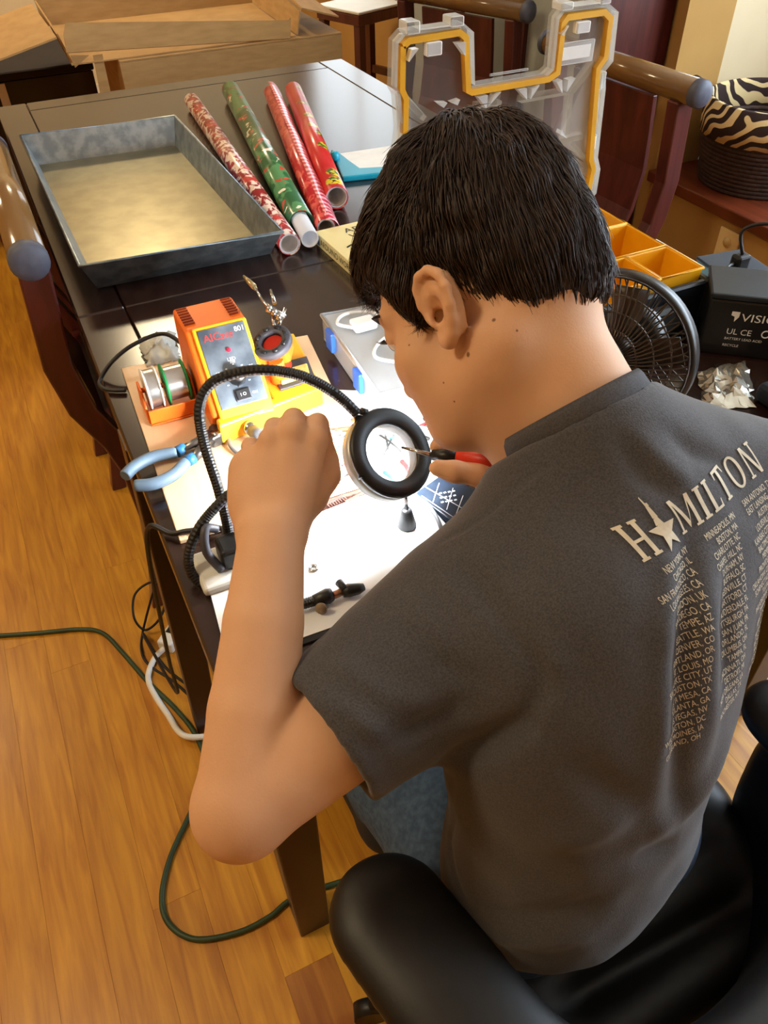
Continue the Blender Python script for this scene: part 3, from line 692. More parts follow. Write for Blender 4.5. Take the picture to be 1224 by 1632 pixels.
# lid
LY = 1.083
def lp(px, py): q = Wy(px, py, LY); return (q.x, q.z)
outl = [lp(*p) for p in ((628, 66), (640, 52), (732, 38), (748, 52), (750, 138), (866, 118), (876, 108), (884, 28), (894, 14), (962, 6), (978, 20), (970, 95), (958, 110), (958, 140), (946, 250), (950, 268), (944, 305), (930, 322))]
outl += [(.872, .862), (.545, .862), (.53, .875)] + [lp(*p) for p in ((632, 235), (636, 205), (632, 150), (626, 140))]
lidm = clear_mat('clear_lid', (.94, .92, .90), .015, .06); lidedge = clear_mat('clear_lid_edge', (.93, .93, .91), .14, .1)
lm = Matrix(((1, 0, 0, 0), (0, 0, 1, LY), (0, 1, 0, 0), (0, 0, 0, 1)))
lid = MB().prism([(x_, z_) for x_, z_ in outl], -.0012, .0012, lm).build('lid', lidm, oc, False); tag(lid, 'clear plastic lid with yellow seal')
def rib(pts, w, name, mat, y0, y1, closed=False):
    p2 = [Vector((q[0], q[1])) for q in pts]; m = len(p2); Lf, Rt = [], []
    for i in range(m):
        a = p2[i] - p2[i - 1] if (i > 0 or closed) else p2[1] - p2[0]; c = p2[(i + 1) % m] - p2[i] if (i < m - 1 or closed) else p2[m - 1] - p2[m - 2]
        a.normalize(); c.normalize(); na = Vector((-a.y, a.x)); nc = Vector((-c.y, c.x)); n_ = (na + nc); n_ = n_.normalized() if n_.length > 1e-6 else na
        k = w / 2 / max(.45, n_.dot(na)); Lf.append(p2[i] + n_ * k); Rt.append(p2[i] - n_ * k)
    V = []
    for l_, r_ in zip(Lf, Rt): V += [lm @ Vector((l_.x, l_.y, y0)), lm @ Vector((r_.x, r_.y, y0)), lm @ Vector((r_.x, r_.y, y1)), lm @ Vector((l_.x, l_.y, y1))]
    F = []
    for i in range(m if closed else m - 1):
        j = (i + 1) % m
        for k in range(4): F.append((4 * i + k, 4 * i + (k + 1) % 4, 4 * j + (k + 1) % 4, 4 * j + k))
    if not closed: F += [(3, 2, 1, 0), tuple(4 * (m - 1) + k for k in range(4))]
    return MB().add(V, F).build(name, mat, lid, False)
cxm = sum(p[0] for p in outl) / len(outl); czm = sum(p[1] for p in outl) / len(outl)
rib(outl, .006, 'lid_rim', lidedge, -.008, .012, True)
seal = [lp(*p) for p in ((638, 72), (648, 63), (728, 50), (738, 58), (742, 142), (748, 145), (870, 124), (884, 114), (893, 36), (900, 26), (958, 18), (968, 28), (960, 90), (948, 108), (937, 252), (941, 266), (934, 300))]
seal_l = [lp(*p) for p in ((638, 72), (637, 142), (643, 155), (642, 215))]
ysl = M('yellow_seal', rgb(226, 170, 30), .45, col2=rgb(216, 158, 24), scale=20)
rib(seal, .0082, 'seal', ysl, -.0095, .002); rib(seal_l, .0082, 'seal', ysl, -.0095, .002)
rib([lp(644, 152), lp(678, 190)], .008, 'lid_rib', lidedge, .001, .014)
rib([lp(832, 160), lp(915, 145), lp(950, 100)], .0085, 'lid_rib', lidedge, .001, .014)
rib([lp(911, 150), lp(905, 215)], .0085, 'lid_rib', lidedge, .001, .014)
rib([lp(886, 228), lp(930, 218)], .0085, 'lid_rib', lidedge, .001, .014)
rib([lp(912, 228), lp(934, 252)], .006, 'lid_rib', lidedge, .001, .014)
rib([lp(760, 170), lp(800, 166)], .0085, 'lid_rib', lidedge, .001, .014)
wedge_m = clear_mat('lid_wedge', (.95, .95, .95), .38, .1)
for (a, b_, c_) in (((645, 95), (660, 74), (650, 76)), ((720, 66), (735, 64), (734, 85)), ((690, 160), (706, 160), (700, 168)), ((712, 160), (726, 155), (722, 164)), ((755, 152), (770, 148), (768, 170)), ((780, 148), (791, 143), (772, 165)),
                    ((818, 140), (832, 137), (832, 155)), ((840, 138), (852, 132), (838, 154)), ((879, 128), (888, 124), (888, 145)), ((897, 124), (909, 121), (895, 143)), ((885, 210), (887, 204), (897, 218)), ((886, 52), (898, 38), (890, 54))):
    b = MB(); pts = [lp(*q) for q in (a, b_, c_)]; b.prism(pts, -.014, -.0015, lm); b.build('lid_wedge', wedge_m, lid, False)
def lbox(x0, y0, x1, y1, d0, d1, name, mat):
    a = lp(x0, y1); c = lp(x1, y0); b = MB(); b.prism([(a[0], a[1]), (c[0], a[1]), (c[0], c[1]), (a[0], c[1])], d0, d1, lm); return bevel(b.build(name, mat, lid, False), .002)
for (x0, y0, x1, y1) in ((642, 30, 664, 54), (712, 22, 734, 42), (887, 0, 908, 16), (950, -8, 968, 6), (663, 38, 712, 46), (908, 2, 950, 9)): lbox(x0, y0, x1, y1, -.012, .014, 'hinge_lug', lidedge)
for (x0, y0, x1, y1) in ((673, 62, 698, 88), (910, 30, 934, 52)): lbox(x0, y0, x1, y1, -.014, -.002, 'catch', wedge_m)
lbox(881, 60, 946, 106, -.006, -.0015, 'label_pocket', lidedge); lbox(888, 68, 938, 96, -.0072, -.0062, 'white_label', MATS['white_plastic'])
lbox(950, 112, 963, 142, -.008, .01, 'side_tab', lidedge); lbox(936, 212, 948, 238, -.008, .01, 'side_tab', lidedge); lbox(780, 108, 842, 122, -.001, .001, 'grip_tab', lidedge)
# yellow bins
ybin = M('yellow_bin', rgb(236, 170, 16), .38, col2=rgb(228, 160, 12), scale=12)
def ybox(x0, y0, x1, y1, label, ztop=.862, zb=None):
    zb = zb or (T + .0125); t = .0035; dr = .006
    e = empty('parts_bin', ((x0 + x1) / 2, (y0 + y1) / 2, zb), 0, label, 'bin', 'yellow bins in the organiser case')
    b = MB(); w = []
    def rect(i, z): return [(x0 + i, y0 + i, z), (x1 - i, y0 + i, z), (x1 - i, y1 - i, z), (x0 + i, y1 - i, z)]
    loops = [rect(dr, zb), rect(0, ztop), rect(t, ztop), rect(dr + t, zb + t)]
    V = sum(loops, []); F = [(3, 2, 1, 0), (12, 13, 14, 15)]
    for k in range(3):
        for i in range(4): F.append((4 * k + i, 4 * k + (i + 1) % 4, 4 * k + 4 + (i + 1) % 4, 4 * k + 4 + i))
    o = b.add(V, F).build('tub', ybin, e, False); bevel(o, .0035, 3)
    r = MB(); rp = [(x0, y0), (x1, y0), (x1, y1), (x0, y1)]
    r.tube([(x_, y_, ztop - .001) for x_, y_ in rp], .0022, 6, closed=True).build('rim', ybin, e, False)
    return e
ybox(.745, .873, .894, .966, 'wide yellow bin in the middle of the organiser case')
ybox(.816, .789, .894, .871, 'small square yellow bin at the case corner next to the fan')
ybox(.70, .968, .894, 1.060, 'yellow bin below the clear lid holding a white card')
ybox(.735, .789, .814, .871, 'small yellow bin mostly hidden behind the dark hair')
ybox(.559, .789, .697, 1.060, 'long yellow bin at the hidden left end of the organiser case')
wc = MB().box((.715, .985, .842), (.855, 1.045, .8435)).build('paper_card', M('white_paper', rgb(236, 234, 230), .7, col2=rgb(228, 226, 224), scale=14)); tag(wc, 'white card lying inside the yellow bin under the clear lid', 'card')
cb = MB().box((.712, .982, T + .017), (.858, 1.047, .8415), .003).build('small_box', MATS['white_plastic']); tag(cb, 'white box filling the yellow bin beneath a white card', 'box')

# ---- soldering board, white sheet
bd = tag(MB().prism([(.069, 1.073), (.053, .676), (.300, .672), (.351, 1.034)][::-1], T, T + .006).build('wooden_board', wood_mat('pale_board', rgb(206, 168, 128), rgb(226, 194, 158), .45, 5, (4, 1, 1), .1, False, 0, .02)), 'pale wooden board under the orange soldering station', 'board'); bevel(bd, .001)
BZ = T + .0064
ws = empty('work_sheet', (.19, .57, T), 0, 'blank white work sheet with a black edge at the near end of the table', 'mat')
SP = [(.052, .489), (.345, .480), (.3345, .660), (.068, .640)]
MB().prism([(.05, .4815), (.347, .4725), (.336, .6615), (.067, .6415)], T, T + .0022).build('black_backing', blk, ws, False)
MB().prism(SP, T + .0023, T + .003).build('white_sheet', M('white_sheet', rgb(228, 230, 232), .6, col2=rgb(222, 224, 226), scale=4), ws, False)
WZ = T + .0033
for k in range(5): MB().box((.218 + k * .0045, .556 + k * .0006, WZ - .0003), (.221 + k * .0045, .5575 + k * .0006, WZ), 0).build('printed_mark', M('grey_print', rgb(120, 124, 130), .6), ws, False)

# ---- soldering station
orange = M('orange_plastic', rgb(236, 116, 30), .42, col2=rgb(228, 106, 24), scale=14)
yel = M('yellow_plastic', rgb(246, 180, 40), .4, col2=rgb(240, 172, 34), scale=14)
gdark = M('dark_grey_plastic', rgb(58, 58, 66), .5, col2=rgb(66, 66, 74), scale=30)
ss = empty('soldering_station', (.22, .92, BZ), 0, 'orange and yellow soldering station with a grey control panel', 'soldering station')
SX0, SX1 = .147, .230
yz = lambda pr, x0, x1: (lambda m: m)(MB().prism(pr, x0, x1, Matrix(((0, 0, 1, 0), (1, 0, 0, 0), (0, 1, 0, 0), (0, 0, 0, 1)))))
o = yz([(.852, BZ + .002), (.845, .798), (.920, .884), (.985, .886), (.995, BZ + .002)], SX0, SX1).build('body', orange, ss, False); bevel(o, .005, 3)
o = MB().prism([(.150, .825), (.302, .848), (.318, 1.00), (.232, 1.0), (.232, .853), (.150, .842)], BZ, .797).build('base', yel, ss, False); bevel(o, .003)
# tilted panel frame
pn = Vector((0, -.086, .075)).normalized(); pu = Vector((0, .075, .086)).normalized(); pc = Vector((.193, .8815, .8425))
pmx = Matrix(((1, pu.x, pn.x, pc.x), (0, pu.y, pn.y, pc.y), (0, pu.z, pn.z, pc.z), (0, 0, 0, 1)))
o = MB().box((-.0375, -.071, -.02), (.0355, .0575, .004), 0, pmx).build('bezel', yel, ss, False); bevel(o, .003)
panel_m = M('panel_grey', rgb(70, 78, 88), .25, .3, col2=rgb(120, 130, 140), scale=22)
pl = bevel(MB().box((-.0325, -.0525, .0042), (.0305, .0525, .0055), 0, pmx).build('control_panel', panel_m, ss, False), .002)
wht = M('white_print', rgb(235, 235, 235), .6); redp = M('red_print', rgb(220, 50, 44), .5)
PZ = .0058
def ptxt(n, t_, s_, x_, y_, m_, al='CENTER'): return text_part(n, t_, s_, pmx @ Matrix.Translation((x_, y_, PZ)), m_, pl, al)
ptxt('brand_lettering', 'AICase', .0135, -.027, .036, redp, 'LEFT'); ptxt('model_number', '801', .0095, .022, .041, wht)
ptxt('led_lettering', 'LED', .0065, .0, .006, wht)
for a in range(-120, 121, 40):
    an = math.radians(90 - a); q = (.0165 * math.cos(an), -.0155 + .0165 * math.sin(an)); MB().box((q[0] - .0012, q[1] - .0006, PZ - .0002), (q[0] + .0012, q[1] + .0006, PZ + .0001), 0, pmx).build('dial_mark', wht, pl, False)
ptxt('dial_number', '350', .005, .0, .003 - .0005, wht); ptxt('dial_number', '200', .005, -.021, -.008, wht); ptxt('dial_number', '450', .005, .021, -.008, wht)
MB().lathe([(0, 0), (.003, 0), (.003, .002), (.0015, .004), (0, .0044)], 14, pmx @ Matrix.Translation((0, .020, PZ))).build('led', M('led_red', rgb(220, 30, 60), .2, emit=.6, ecol=(1, .05, .1)), pl, False)
MB().lathe([(0, 0), (.012, 0), (.0115, .004), (.0095, .016), (.008, .018), (0, .018)], 28, pmx @ Matrix.Translation((0, -.0155, PZ))).build('knob', blk, pl, False)
sw_ = bevel(MB().box((-.0105, -.0475, PZ), (.0105, -.0325, PZ + .0025), 0, pmx).build('switch', gdark, pl, False), .001)
o = MB().box((-.0085, -.046, PZ + .0026), (.0085, -.034, PZ + .0055), 0, pmx @ Matrix.Translation((0, 0, 0)) ).build('rocker', blk, pl, False)
text_part('switch_lettering', 'I O', .006, pmx @ Matrix.Translation((0, -.042, PZ + .0057)), wht, pl); ptxt('switch_lettering', 'ON', .0045, .0165, -.042, wht); MB().lathe([(0, 0), (.0012, 0), (.0012, .0006), (0, .0006)], 8, pmx @ Matrix.Translation((-.002, -.0285, PZ))).build('screw_hole', blk, pl, False)
for k in range(7):
    MB().box((SX0 + .004, .934 + k * .007, .8846), (SX0 + .018, .937 + k * .007, .8872)).build('vent_slot', M('vent_dark', rgb(140, 56, 12), .7), ss, False)
    MB().box((SX1 - .018, .934 + k * .007, .8846), (SX1 - .004, .937 + k * .007, .8872)).build('vent_slot', MATS['vent_dark'], ss, False)
# iron holder: orange funnel and dark ring
hc = Wd(434, 546, 1.035); hn = cdir(-.25, .45, .85); hmx = frame(hc, hn, cdir(1, .1, 0))
hold = MB(); ring_p = []
hold.ringlathe([(.0145, -.006), (.0145, .004), (.016, .005), (.0255, .005), (.027, .003), (.027, -.004), (.025, -.006)], 32, hmx).build('holder_ring', gdark, ss, False)
for k in range(8):
    a = 2 * math.pi * k / 8 + .3; b = MB(); b.ell = None
    c_ = hmx @ Vector((.0207 * math.cos(a), .0207 * math.sin(a), .0052)); t_ = (hmx.to_3x3() @ Vector((-math.sin(a), math.cos(a), 0)))
    MB().tube([c_ - t_ * .004, c_ + t_ * .004], .0026, 8).build('ring_slot', blk, ss, False)
MB().lathe([(.014, -.002), (.0115, -.03), (.009, -.05), (0, -.05)], 24, hmx).build('holder_sleeve', M('red_sleeve', rgb(206, 44, 26), .4), ss, False)
o = MB(); o.prism([(-.030, -.012), (.014, -.012), (.020, .016), (.004, .028), (-.030, .022)], -.034, -.007, hmx); bevel(o.build('holder_block', orange, ss, False), .004)
hb = Wz(440, 575, .797); MB().tube([hc - hn * .012 + cdir(0, -1, 0) * .015, Vector((hc.x + .003, hc.y, .80))], [.010, .013], 12).build('holder_post', orange, ss, False)
# sponge tray
o = MB().prism([(.247, .862), (.300, .866), (.310, .925), (.250, .925)], .7975, .8005).build('sponge_tray', gdark, ss, False); bevel(o, .001)
o = MB().prism([(.252, .869), (.294, .872), (.300, .897), (.254, .895)], .801, .808).build('sponge', M('sponge_yellow', rgb(226, 200, 110), .9, col2=rgb(206, 178, 90), scale=120, bump=.5), ss, False); bevel(o, .002)
# socket on the front
q = Wd(402, 664, 1.03)
jn = Vector((.15, -.95, .12)).normalized(); ja = Vector((.188, .8255, .782))
MB().lathe([(.009, 0), (.009, .006), (.0075, .007), (.0075, .010), (0, .010)], 18, frame(ja, jn)).build('jack', MATS['chrome'], ss, False)
# spool bracket and spools (own things)
br = empty('spool_bracket', (.115, .93, BZ), 0, 'orange bracket holding the solder spools left of the station', 'bracket')
bevel(MB().box((.076, .905, BZ), (.1445, .965, BZ + .003)).build('bracket_base', orange, br, False), .001)
bevel(MB().box((.076, .9055, BZ + .0035), (.1445, .9085, BZ + .024)).build('bracket_front', orange, br, False), .001)
for xx in (.074, .1415):
    bevel(yz([(.908, BZ + .003), (.962, BZ + .003), (.948, BZ + .048), (.922, BZ + .048)], xx, xx + .003).build('bracket_side', orange, br, False), .001)
ax = BZ + .040
MB().tube([(.075, .935, ax), (.1435, .935, ax)], .0035, 12).build('axle', orange, br, False)
def spool(x0, x1, rf, rw, flange, wire, label):
    e = empty('solder_spool', ((x0 + x1) / 2, .935, ax - rf), 0, label, 'spool', 'solder spools on the bracket')
    mx = frame((x0, .935, ax), (1, 0, 0)); w_ = x1 - x0
    for z in (0, w_ - .002): MB().ringlathe([(.0055, z), (rf, z), (rf, z + .002), (.0055, z + .002)], 36, mx).build('flange', flange, e, False)
    n = int((w_ - .004) / .0016); prof = [(.0045, .0022), (.0045, w_ - .0022)]; prof = []
    for i in range(n + 1):
        z = .0022 + (w_ - .0044) * i / n; prof.append((rw + (.0005 if i % 2 else 0), z))
    MB().ringlathe([(.0048, .0022)] + prof + [(.0048, w_ - .0022)], 36, mx).build('solder_wire', wire, e, False)
    return e
solder = M('solder_silver', rgb(196, 196, 194), .28, .9, col2=rgb(210, 210, 208), scale=60)
spool(.082, .101, .0285, .0255, MATS['white_plastic'], solder, 'solder spool with white flanges on the bracket')
spool(.108, .1385, .0285, .0225, M('green_flange', rgb(14, 130, 66), .4), solder, 'solder spool with green flanges on the bracket')
# helping hands with small crocodile clips
hh = empty('helping_hands', Wd(440, 530, 1.04), 0, 'small metal helping hand clips above the iron holder', 'clip holder')
def rod(pts, r, n, m, par=hh, k=10): return MB().tube(pts, r, k).build(n, m, par, False)
A0 = Wd(440, 540, 1.045); A1 = Wd(434, 498, 1.05); A2 = Wd(418, 478, 1.06); A3 = Wd(405, 457, 1.07); A4 = Wd(388, 440, 1.08)
rod([A0, A1], .003, 'post', MATS['chrome']); rod([Wd(424, 486, 1.05), Wd(455, 505, 1.05)], .0035, 'cross_bar', MATS['chrome'])
rod([Wd(455, 492, 1.052), Wd(443, 520, 1.048)], .0028, 'thumb_screw', MATS['chrome']); rod([Wd(438, 484, 1.055), Wd(431, 462, 1.06)], [.003, .0022], 'short_arm', MATS['chrome'])
rod([A1, A2, A3], .0018, 'arm', MATS['chrome'])
brass = M('brass_clip', rgb(196, 176, 130), .3, .9, col2=rgb(180, 160, 116), scale=30)
rod([A3, A3.lerp(A4, .5), A4], [.0042, .0036, .0016], 'clip_jaw', brass); rod([A3 + Vector((.002, 0, -.004)), A4 + Vector((0, 0, -.002))], [.003, .0012], 'clip_jaw', brass)
for i in range(3): rod([Wd(430 + i * 8, 487 + i * 6, 1.047), Wd(428 + i * 8, 497 + i * 6, 1.047)], .0042, 'clamp_block', MATS['chrome'])

# ---- plastic film bags
def crumple(name, pts, z0, amp, mat, label, seed, n=14, hgt=.01):
    r = np.random.default_rng(seed); a, b_, c_, d_ = [Vector(p) for p in pts]; V = []; N_ = r.normal(0, 1, (n + 1, n + 1))
    for i in range(n + 1):
        for j in range(n + 1):
            u, v = i / n, j / n; p_ = a.lerp(b_, u).lerp(d_.lerp(c_, u), v)
            e_ = min(u, 1 - u, v, 1 - v) * 4; z = z0 + .0008 + max(0, min(1, e_)) * (hgt + amp * (N_[i, j] * .6 + math.sin(u * 9 + seed) * math.cos(v * 7 + seed) * 1.2 + 1)) * .7
            V.append((p_.x + .002 * N_[j, i], p_.y + .002 * N_[i, j], max(z, z0 + .0006)))
    F = [(i * (n + 1) + j, (i + 1) * (n + 1) + j, (i + 1) * (n + 1) + j + 1, i * (n + 1) + j + 1) for i in range(n) for j in range(n)]
    o = MB().add(V, F, name == 'plastic_bag' and seed == 3).build(name, mat); o.modifiers.new('s', 'SOLIDIFY').thickness = .0004; return tag(o, label, 'bag', 'plastic bags on the table')
film = clear_mat('plastic_film', (.92, .92, .9), .35, .12, (.75, .75, .72)); silver = M('silver_bag', rgb(176, 170, 156), .2, .75, col2=rgb(206, 202, 190), scale=20)
crumple('plastic_bag', [Wz(222, 548, T), Wz(280, 535, T), Wz(285, 575, BZ), Wz(235, 585, BZ)], BZ, .004, film, 'crumpled clear plastic bag behind the solder spools', 3, hgt=.014)
crumple('plastic_bag', [Wz(1112, 592, T), Wz(1190, 578, T), Wz(1205, 650, T), Wz(1120, 655, T)], T, .005, silver, 'shiny silver zip bag beside the right shoulder', 5, hgt=.012)
crumple('plastic_bag', [Wz(1088, 480, T), Wz(1125, 462, T), Wz(1140, 505, T), Wz(1090, 528, T)], T, .006, M('blue_lit_film', rgb(150, 200, 220), .2, .2, col2=rgb(200, 226, 236), scale=16), 'small clear plastic bag, blue light painted in, between the fan and the battery', 8, hgt=.012)  # clear bag: bluish daylight is put into the film colour
crumple('plastic_bag', [Wz(1122, 425, T), Wz(1165, 418, T), Wz(1180, 448, T), Wz(1130, 452, T)], T, .005, M('teal_film', rgb(90, 130, 140), .25, .2, col2=rgb(130, 166, 172), scale=16), 'grey-green crinkled bag beside the yellow corner bin', 11, hgt=.010)
crumple('purple_bag', [Wz(372, 772, BZ), Wz(405, 760, BZ), Wz(412, 850, BZ), Wz(380, 862, BZ)], BZ, .003, M('purple_film', rgb(150, 90, 190), .3, col2=rgb(206, 160, 226), scale=40), 'small purple plastic bag behind the raised wrist', 13, hgt=.004)

# ---- lineman pliers
pg = M('plier_grip', rgb(84, 104, 124), .5, col2=rgb(94, 114, 132), scale=20); pgb = M('plier_grip_blue', rgb(40, 100, 150), .45); pst = M('plier_steel', rgb(120, 118, 114), .3, .9, col2=rgb(90, 90, 90), scale=30)
pz_ = BZ + .010
pi_ = empty('pliers', Wz(300, 722, BZ), 0, 'cutting pliers with grey-blue grips lying over the board edge', 'pliers')
def pw(x_, y_, z=0): return Wz(x_, y_, pz_ + z)
for pts in ([(199, 759), (215, 743), (245, 728), (282, 721)], [(215, 774), (245, 771), (276, 757), (297, 736)]):
    MB().tube(spline([pw(*p_) for p_ in pts], 6), [.0068] + [.0078] * 17 + [.007], 12).build('grip', pg, pi_, False)
    e_ = [pw(*pts[-1]), pw(pts[-1][0] + 12, pts[-1][1] - 7)]; MB().tube(e_, .0076, 12).build('grip_collar', pgb, pi_, False)
MB().tube([pw(292, 717), pw(318, 704), pw(338, 692)], [.0062, .0075, .008], 10).build('handle_shank', pst, pi_, False); MB().tube([pw(308, 731), pw(322, 716), pw(338, 700)], [.0062, .007, .0075], 10).build('handle_shank', pst, pi_, False)
jz = [(328, 704), (334, 686), (352, 670), (366, 668), (369, 674), (364, 688), (352, 700), (340, 706)]
o = MB().prism([tuple(Wz(x_, y_, pz_).xy) for x_, y_ in jz][::-1], BZ + .0005, BZ + .017).build('jaw', pst, pi_, False); bevel(o, .002)
q = Wz(345, 690, BZ + .018); MB().lathe([(0, 0), (.006, 0), (.006, .0015), (0, .0018)], 16, Matrix.Translation((q.x, q.y, BZ + .0172))).build('pivot', MATS['chrome'], pi_, False)

# ---- clear parts case with blue latches
cc = empty('clear_parts_case', (.42, .90, T), 0, 'shallow clear plastic parts case with blue latches beside the board', 'case')
clr = clear_mat('case_clear', (.97, .98, 1.0), .14, .1); 
cA = [(.358, .786), (.520, .786), (.535, 1.005), (.372, 1.018)]; ch_ = .046
quad('case_floor', [(x_, y_, T + .001) for x_, y_ in cA], .002, cc, clr)
for i in range(4):
    a, b_ = cA[i], cA[(i + 1) % 4]; quad('case_wall', [(b_[0], b_[1], T + .002), (a[0], a[1], T + .002), (a[0], a[1], T + ch_ - .006), (b_[0], b_[1], T + ch_ - .006)], .002, cc, clr)
quad('case_lid', [(x_, y_, T + ch_ - .004) for x_, y_ in cA], .003, cc, clear_mat('case_lid_clear', (.97, .98, 1.0), .12, .12))
MB().tube([(x_, y_, T + ch_ - .004) for x_, y_ in cA], .004, 8, closed=True).build('lid_rim', clear_mat('case_rim', (.95, .96, 1), .5, .15), cc, False)
lat = M('latch_blue', rgb(50, 96, 190), .4)
for t_ in (.28, .78):
    a = Vector((cA[0][0], cA[0][1], 0)).lerp(Vector((cA[3][0], cA[3][1], 0)), t_)
    bevel(MB().box((a.x - .009, a.y - .012, T + .012), (a.x - .001, a.y + .012, T + ch_ - .002)).build('latch', lat, cc, False), .002)
for xx in (.41, .46): MB().box((xx, .80, T + .0035), (xx + .0015, .99, T + .034)).build('divider', clr, cc, False)
wcab = M('white_cable', rgb(236, 238, 240), .4)
ad_ = empty('usb_charger', (.405, .955, T + ch_), 0, 'white charger plug with a cable lying on the clear parts case', 'charger')
bevel(MB().box((.392, .935, T + ch_ + .0005), (.428, .962, T + ch_ + .014)).build('plug_body', wcab, ad_, False), .004)
bevel(MB().box((.440, .915, T + ch_ + .0005), (.462, .93, T + ch_ + .009)).build('connector', wcab, ad_, False), .003)
MB().tube(spline([(.392, .948, T + ch_ + .006), (.378, .972, T + ch_ + .004), (.40, .992, T + ch_ + .004), (.44, .975, T + ch_ + .004), (.452, .93, T + ch_ + .004), (.43, .88, T + ch_ + .004), (.455, .84, T + ch_ + .004), (.475, .87, T + ch_ + .004), (.44, .90, T + ch_ + .008), (.405, .89, T + ch_ + .004), (.39, .86, T + ch_ + .004), (.42, .83, T + ch_ + .004)], 8), .0026, 8).build('cable', wcab, ad_, False)
cg = tag(MB().box((.375, .80, T + .004), (.405, .90, T + .02), .003).build('grey_tool_block', M('tool_grey', rgb(120, 116, 110), .5)), 'grey block lying inside the clear parts case', 'part')

# ---- dark circuit board right of the sheet
pcb = empty('circuit_board', (.39, .62, T), 0, 'dark blue printed board with white markings right of the sheet', 'board')
PP = [tuple(Wz(x_, y_, T + .008).xy) for x_, y_ in ((661, 786), (705, 755), (800, 800), (760, 860))][::-1]
bevel(MB().prism(PP, T, T + .008).build('board_plate', M('pcb_navy', rgb(26, 34, 46), .35, col2=rgb(32, 42, 56), scale=60), pcb, False), .001)
def pcl(x0, y0, x1, y1, w_=.0005): MB().tube([Wz(x0, y0, T + .0083), Wz(x1, y1, T + .0083)], w_, 5).build('printed_line', wht, pcb, False)
pcl(678, 776, 740, 812); pcl(672, 790, 728, 828); pcl(700, 770, 690, 800); pcl(722, 778, 712, 812); pcl(738, 790, 726, 822)
for r_ in range(3):
    for k in range(4): q = Wz(702 + k * 7 + r_ * 1.5, 786 - k * 1.2 + r_ * 7, T + .0084); MB().box((q.x - .0017, q.y - .0011, T + .0081), (q.x + .0017, q.y + .0011, T + .0084), 0).build('printed_letters', wht, pcb, False)

# ---- fan
fn = empty('desk_fan', (.62, .63, T), 0, 'small round black desk fan with a wire grille behind the neck', 'fan')
fc = Vector(Wd(978, 562, .93)); fnn = Vector((-.90, -.46, .12)).normalized(); fm = frame(fc, fnn, (0, 0, 1)); fr = .092
gm = M('fan_black', rgb(28, 26, 25), .35, col2=rgb(36, 33, 31), scale=20); gw = M('fan_wire', rgb(74, 64, 52), .35, .3)
MB().ringlathe([(fr, -.014), (fr + .004, -.012), (fr + .004, .003), (fr + .001, .006), (fr - .003, .004), (fr - .003, -.012)], 64, fm).build('fan_housing', gm, fn, False)
def dome(r): return .001 + .026 * math.cos(min(1, r / fr) * math.pi / 2)
gr = MB()
for k in range(64):
    a = 2 * math.pi * k / 64; gr.tube([fm @ Vector((r * math.cos(a + .25 * (r / fr)), r * math.sin(a + .25 * (r / fr)), dome(r))) for r in (.022, .042, .062, .078, fr - .0025)], .0010, 5)
gg = gr.build('grille_spokes', gw, fn, False); gg['kind'] = 'stuff'
for r in (.036, .054, .072): MB().tube([fm @ Vector((r * math.cos(a), r * math.sin(a), dome(r) - .0014)) for a in [2 * math.pi * i / 64 for i in range(64)]], .0011, 6, closed=True).build('grille_ring', gw, fn, False)
MB().lathe([(.024, .024), (.024, .031), (.02, .034), (0, .035)], 28, fm).build('grille_badge', gm, fn, False)
for k in range(5):
    a = 2 * math.pi * k / 5; V = []
    for i in range(5):
        r = .018 + .062 * i / 4; wd = .55 - .06 * i
        for s_, zz in ((-1, -.016), (1, -.003)): an = a + s_ * wd * (.75); V.append(fm @ Vector((r * math.cos(an), r * math.sin(an), zz)))
    o = MB().add(V, [(2 * i, 2 * i + 1, 2 * i + 3, 2 * i + 2) for i in range(4)], True).build('blade', M('fan_blade', rgb(70, 52, 34), .4, col2=rgb(84, 64, 42), scale=8), fn, False); o.modifiers.new('s', 'SOLIDIFY').thickness = .0015
MB().lathe([(.02, -.02), (.02, .004), (.014, .010), (0, .011)], 20, fm).build('blade_hub', gm, fn, False)
MB().lathe([(.035, -.075), (.042, -.06), (.042, -.03), (0, -.03)], 24, fm).build('motor_housing', gm, fn, False)
rg = MB()
for k in range(36):
    a = 2 * math.pi * k / 36; rg.tube([fm @ Vector((r * math.cos(a), r * math.sin(a), -.012 - .04 * math.cos(r / fr * math.pi / 2))) for r in (.042, .062, .078, fr - .004)], .001, 5)
rg.build('rear_grille', gw, fn, False)
fb = fc - fnn * .05
MB().tube([fb + Vector((0, 0, -.02)), Vector((fb.x, fb.y, T + .02))], [.012, .014], 14).build('neck', gm, fn, False)
MB().lathe([(0, 0), (.062, 0), (.062, .008), (.05, .018), (.016, .024), (0, .024)], 36, Matrix.Translation((fb.x, fb.y, T))).build('fan_base', gm, fn, False)

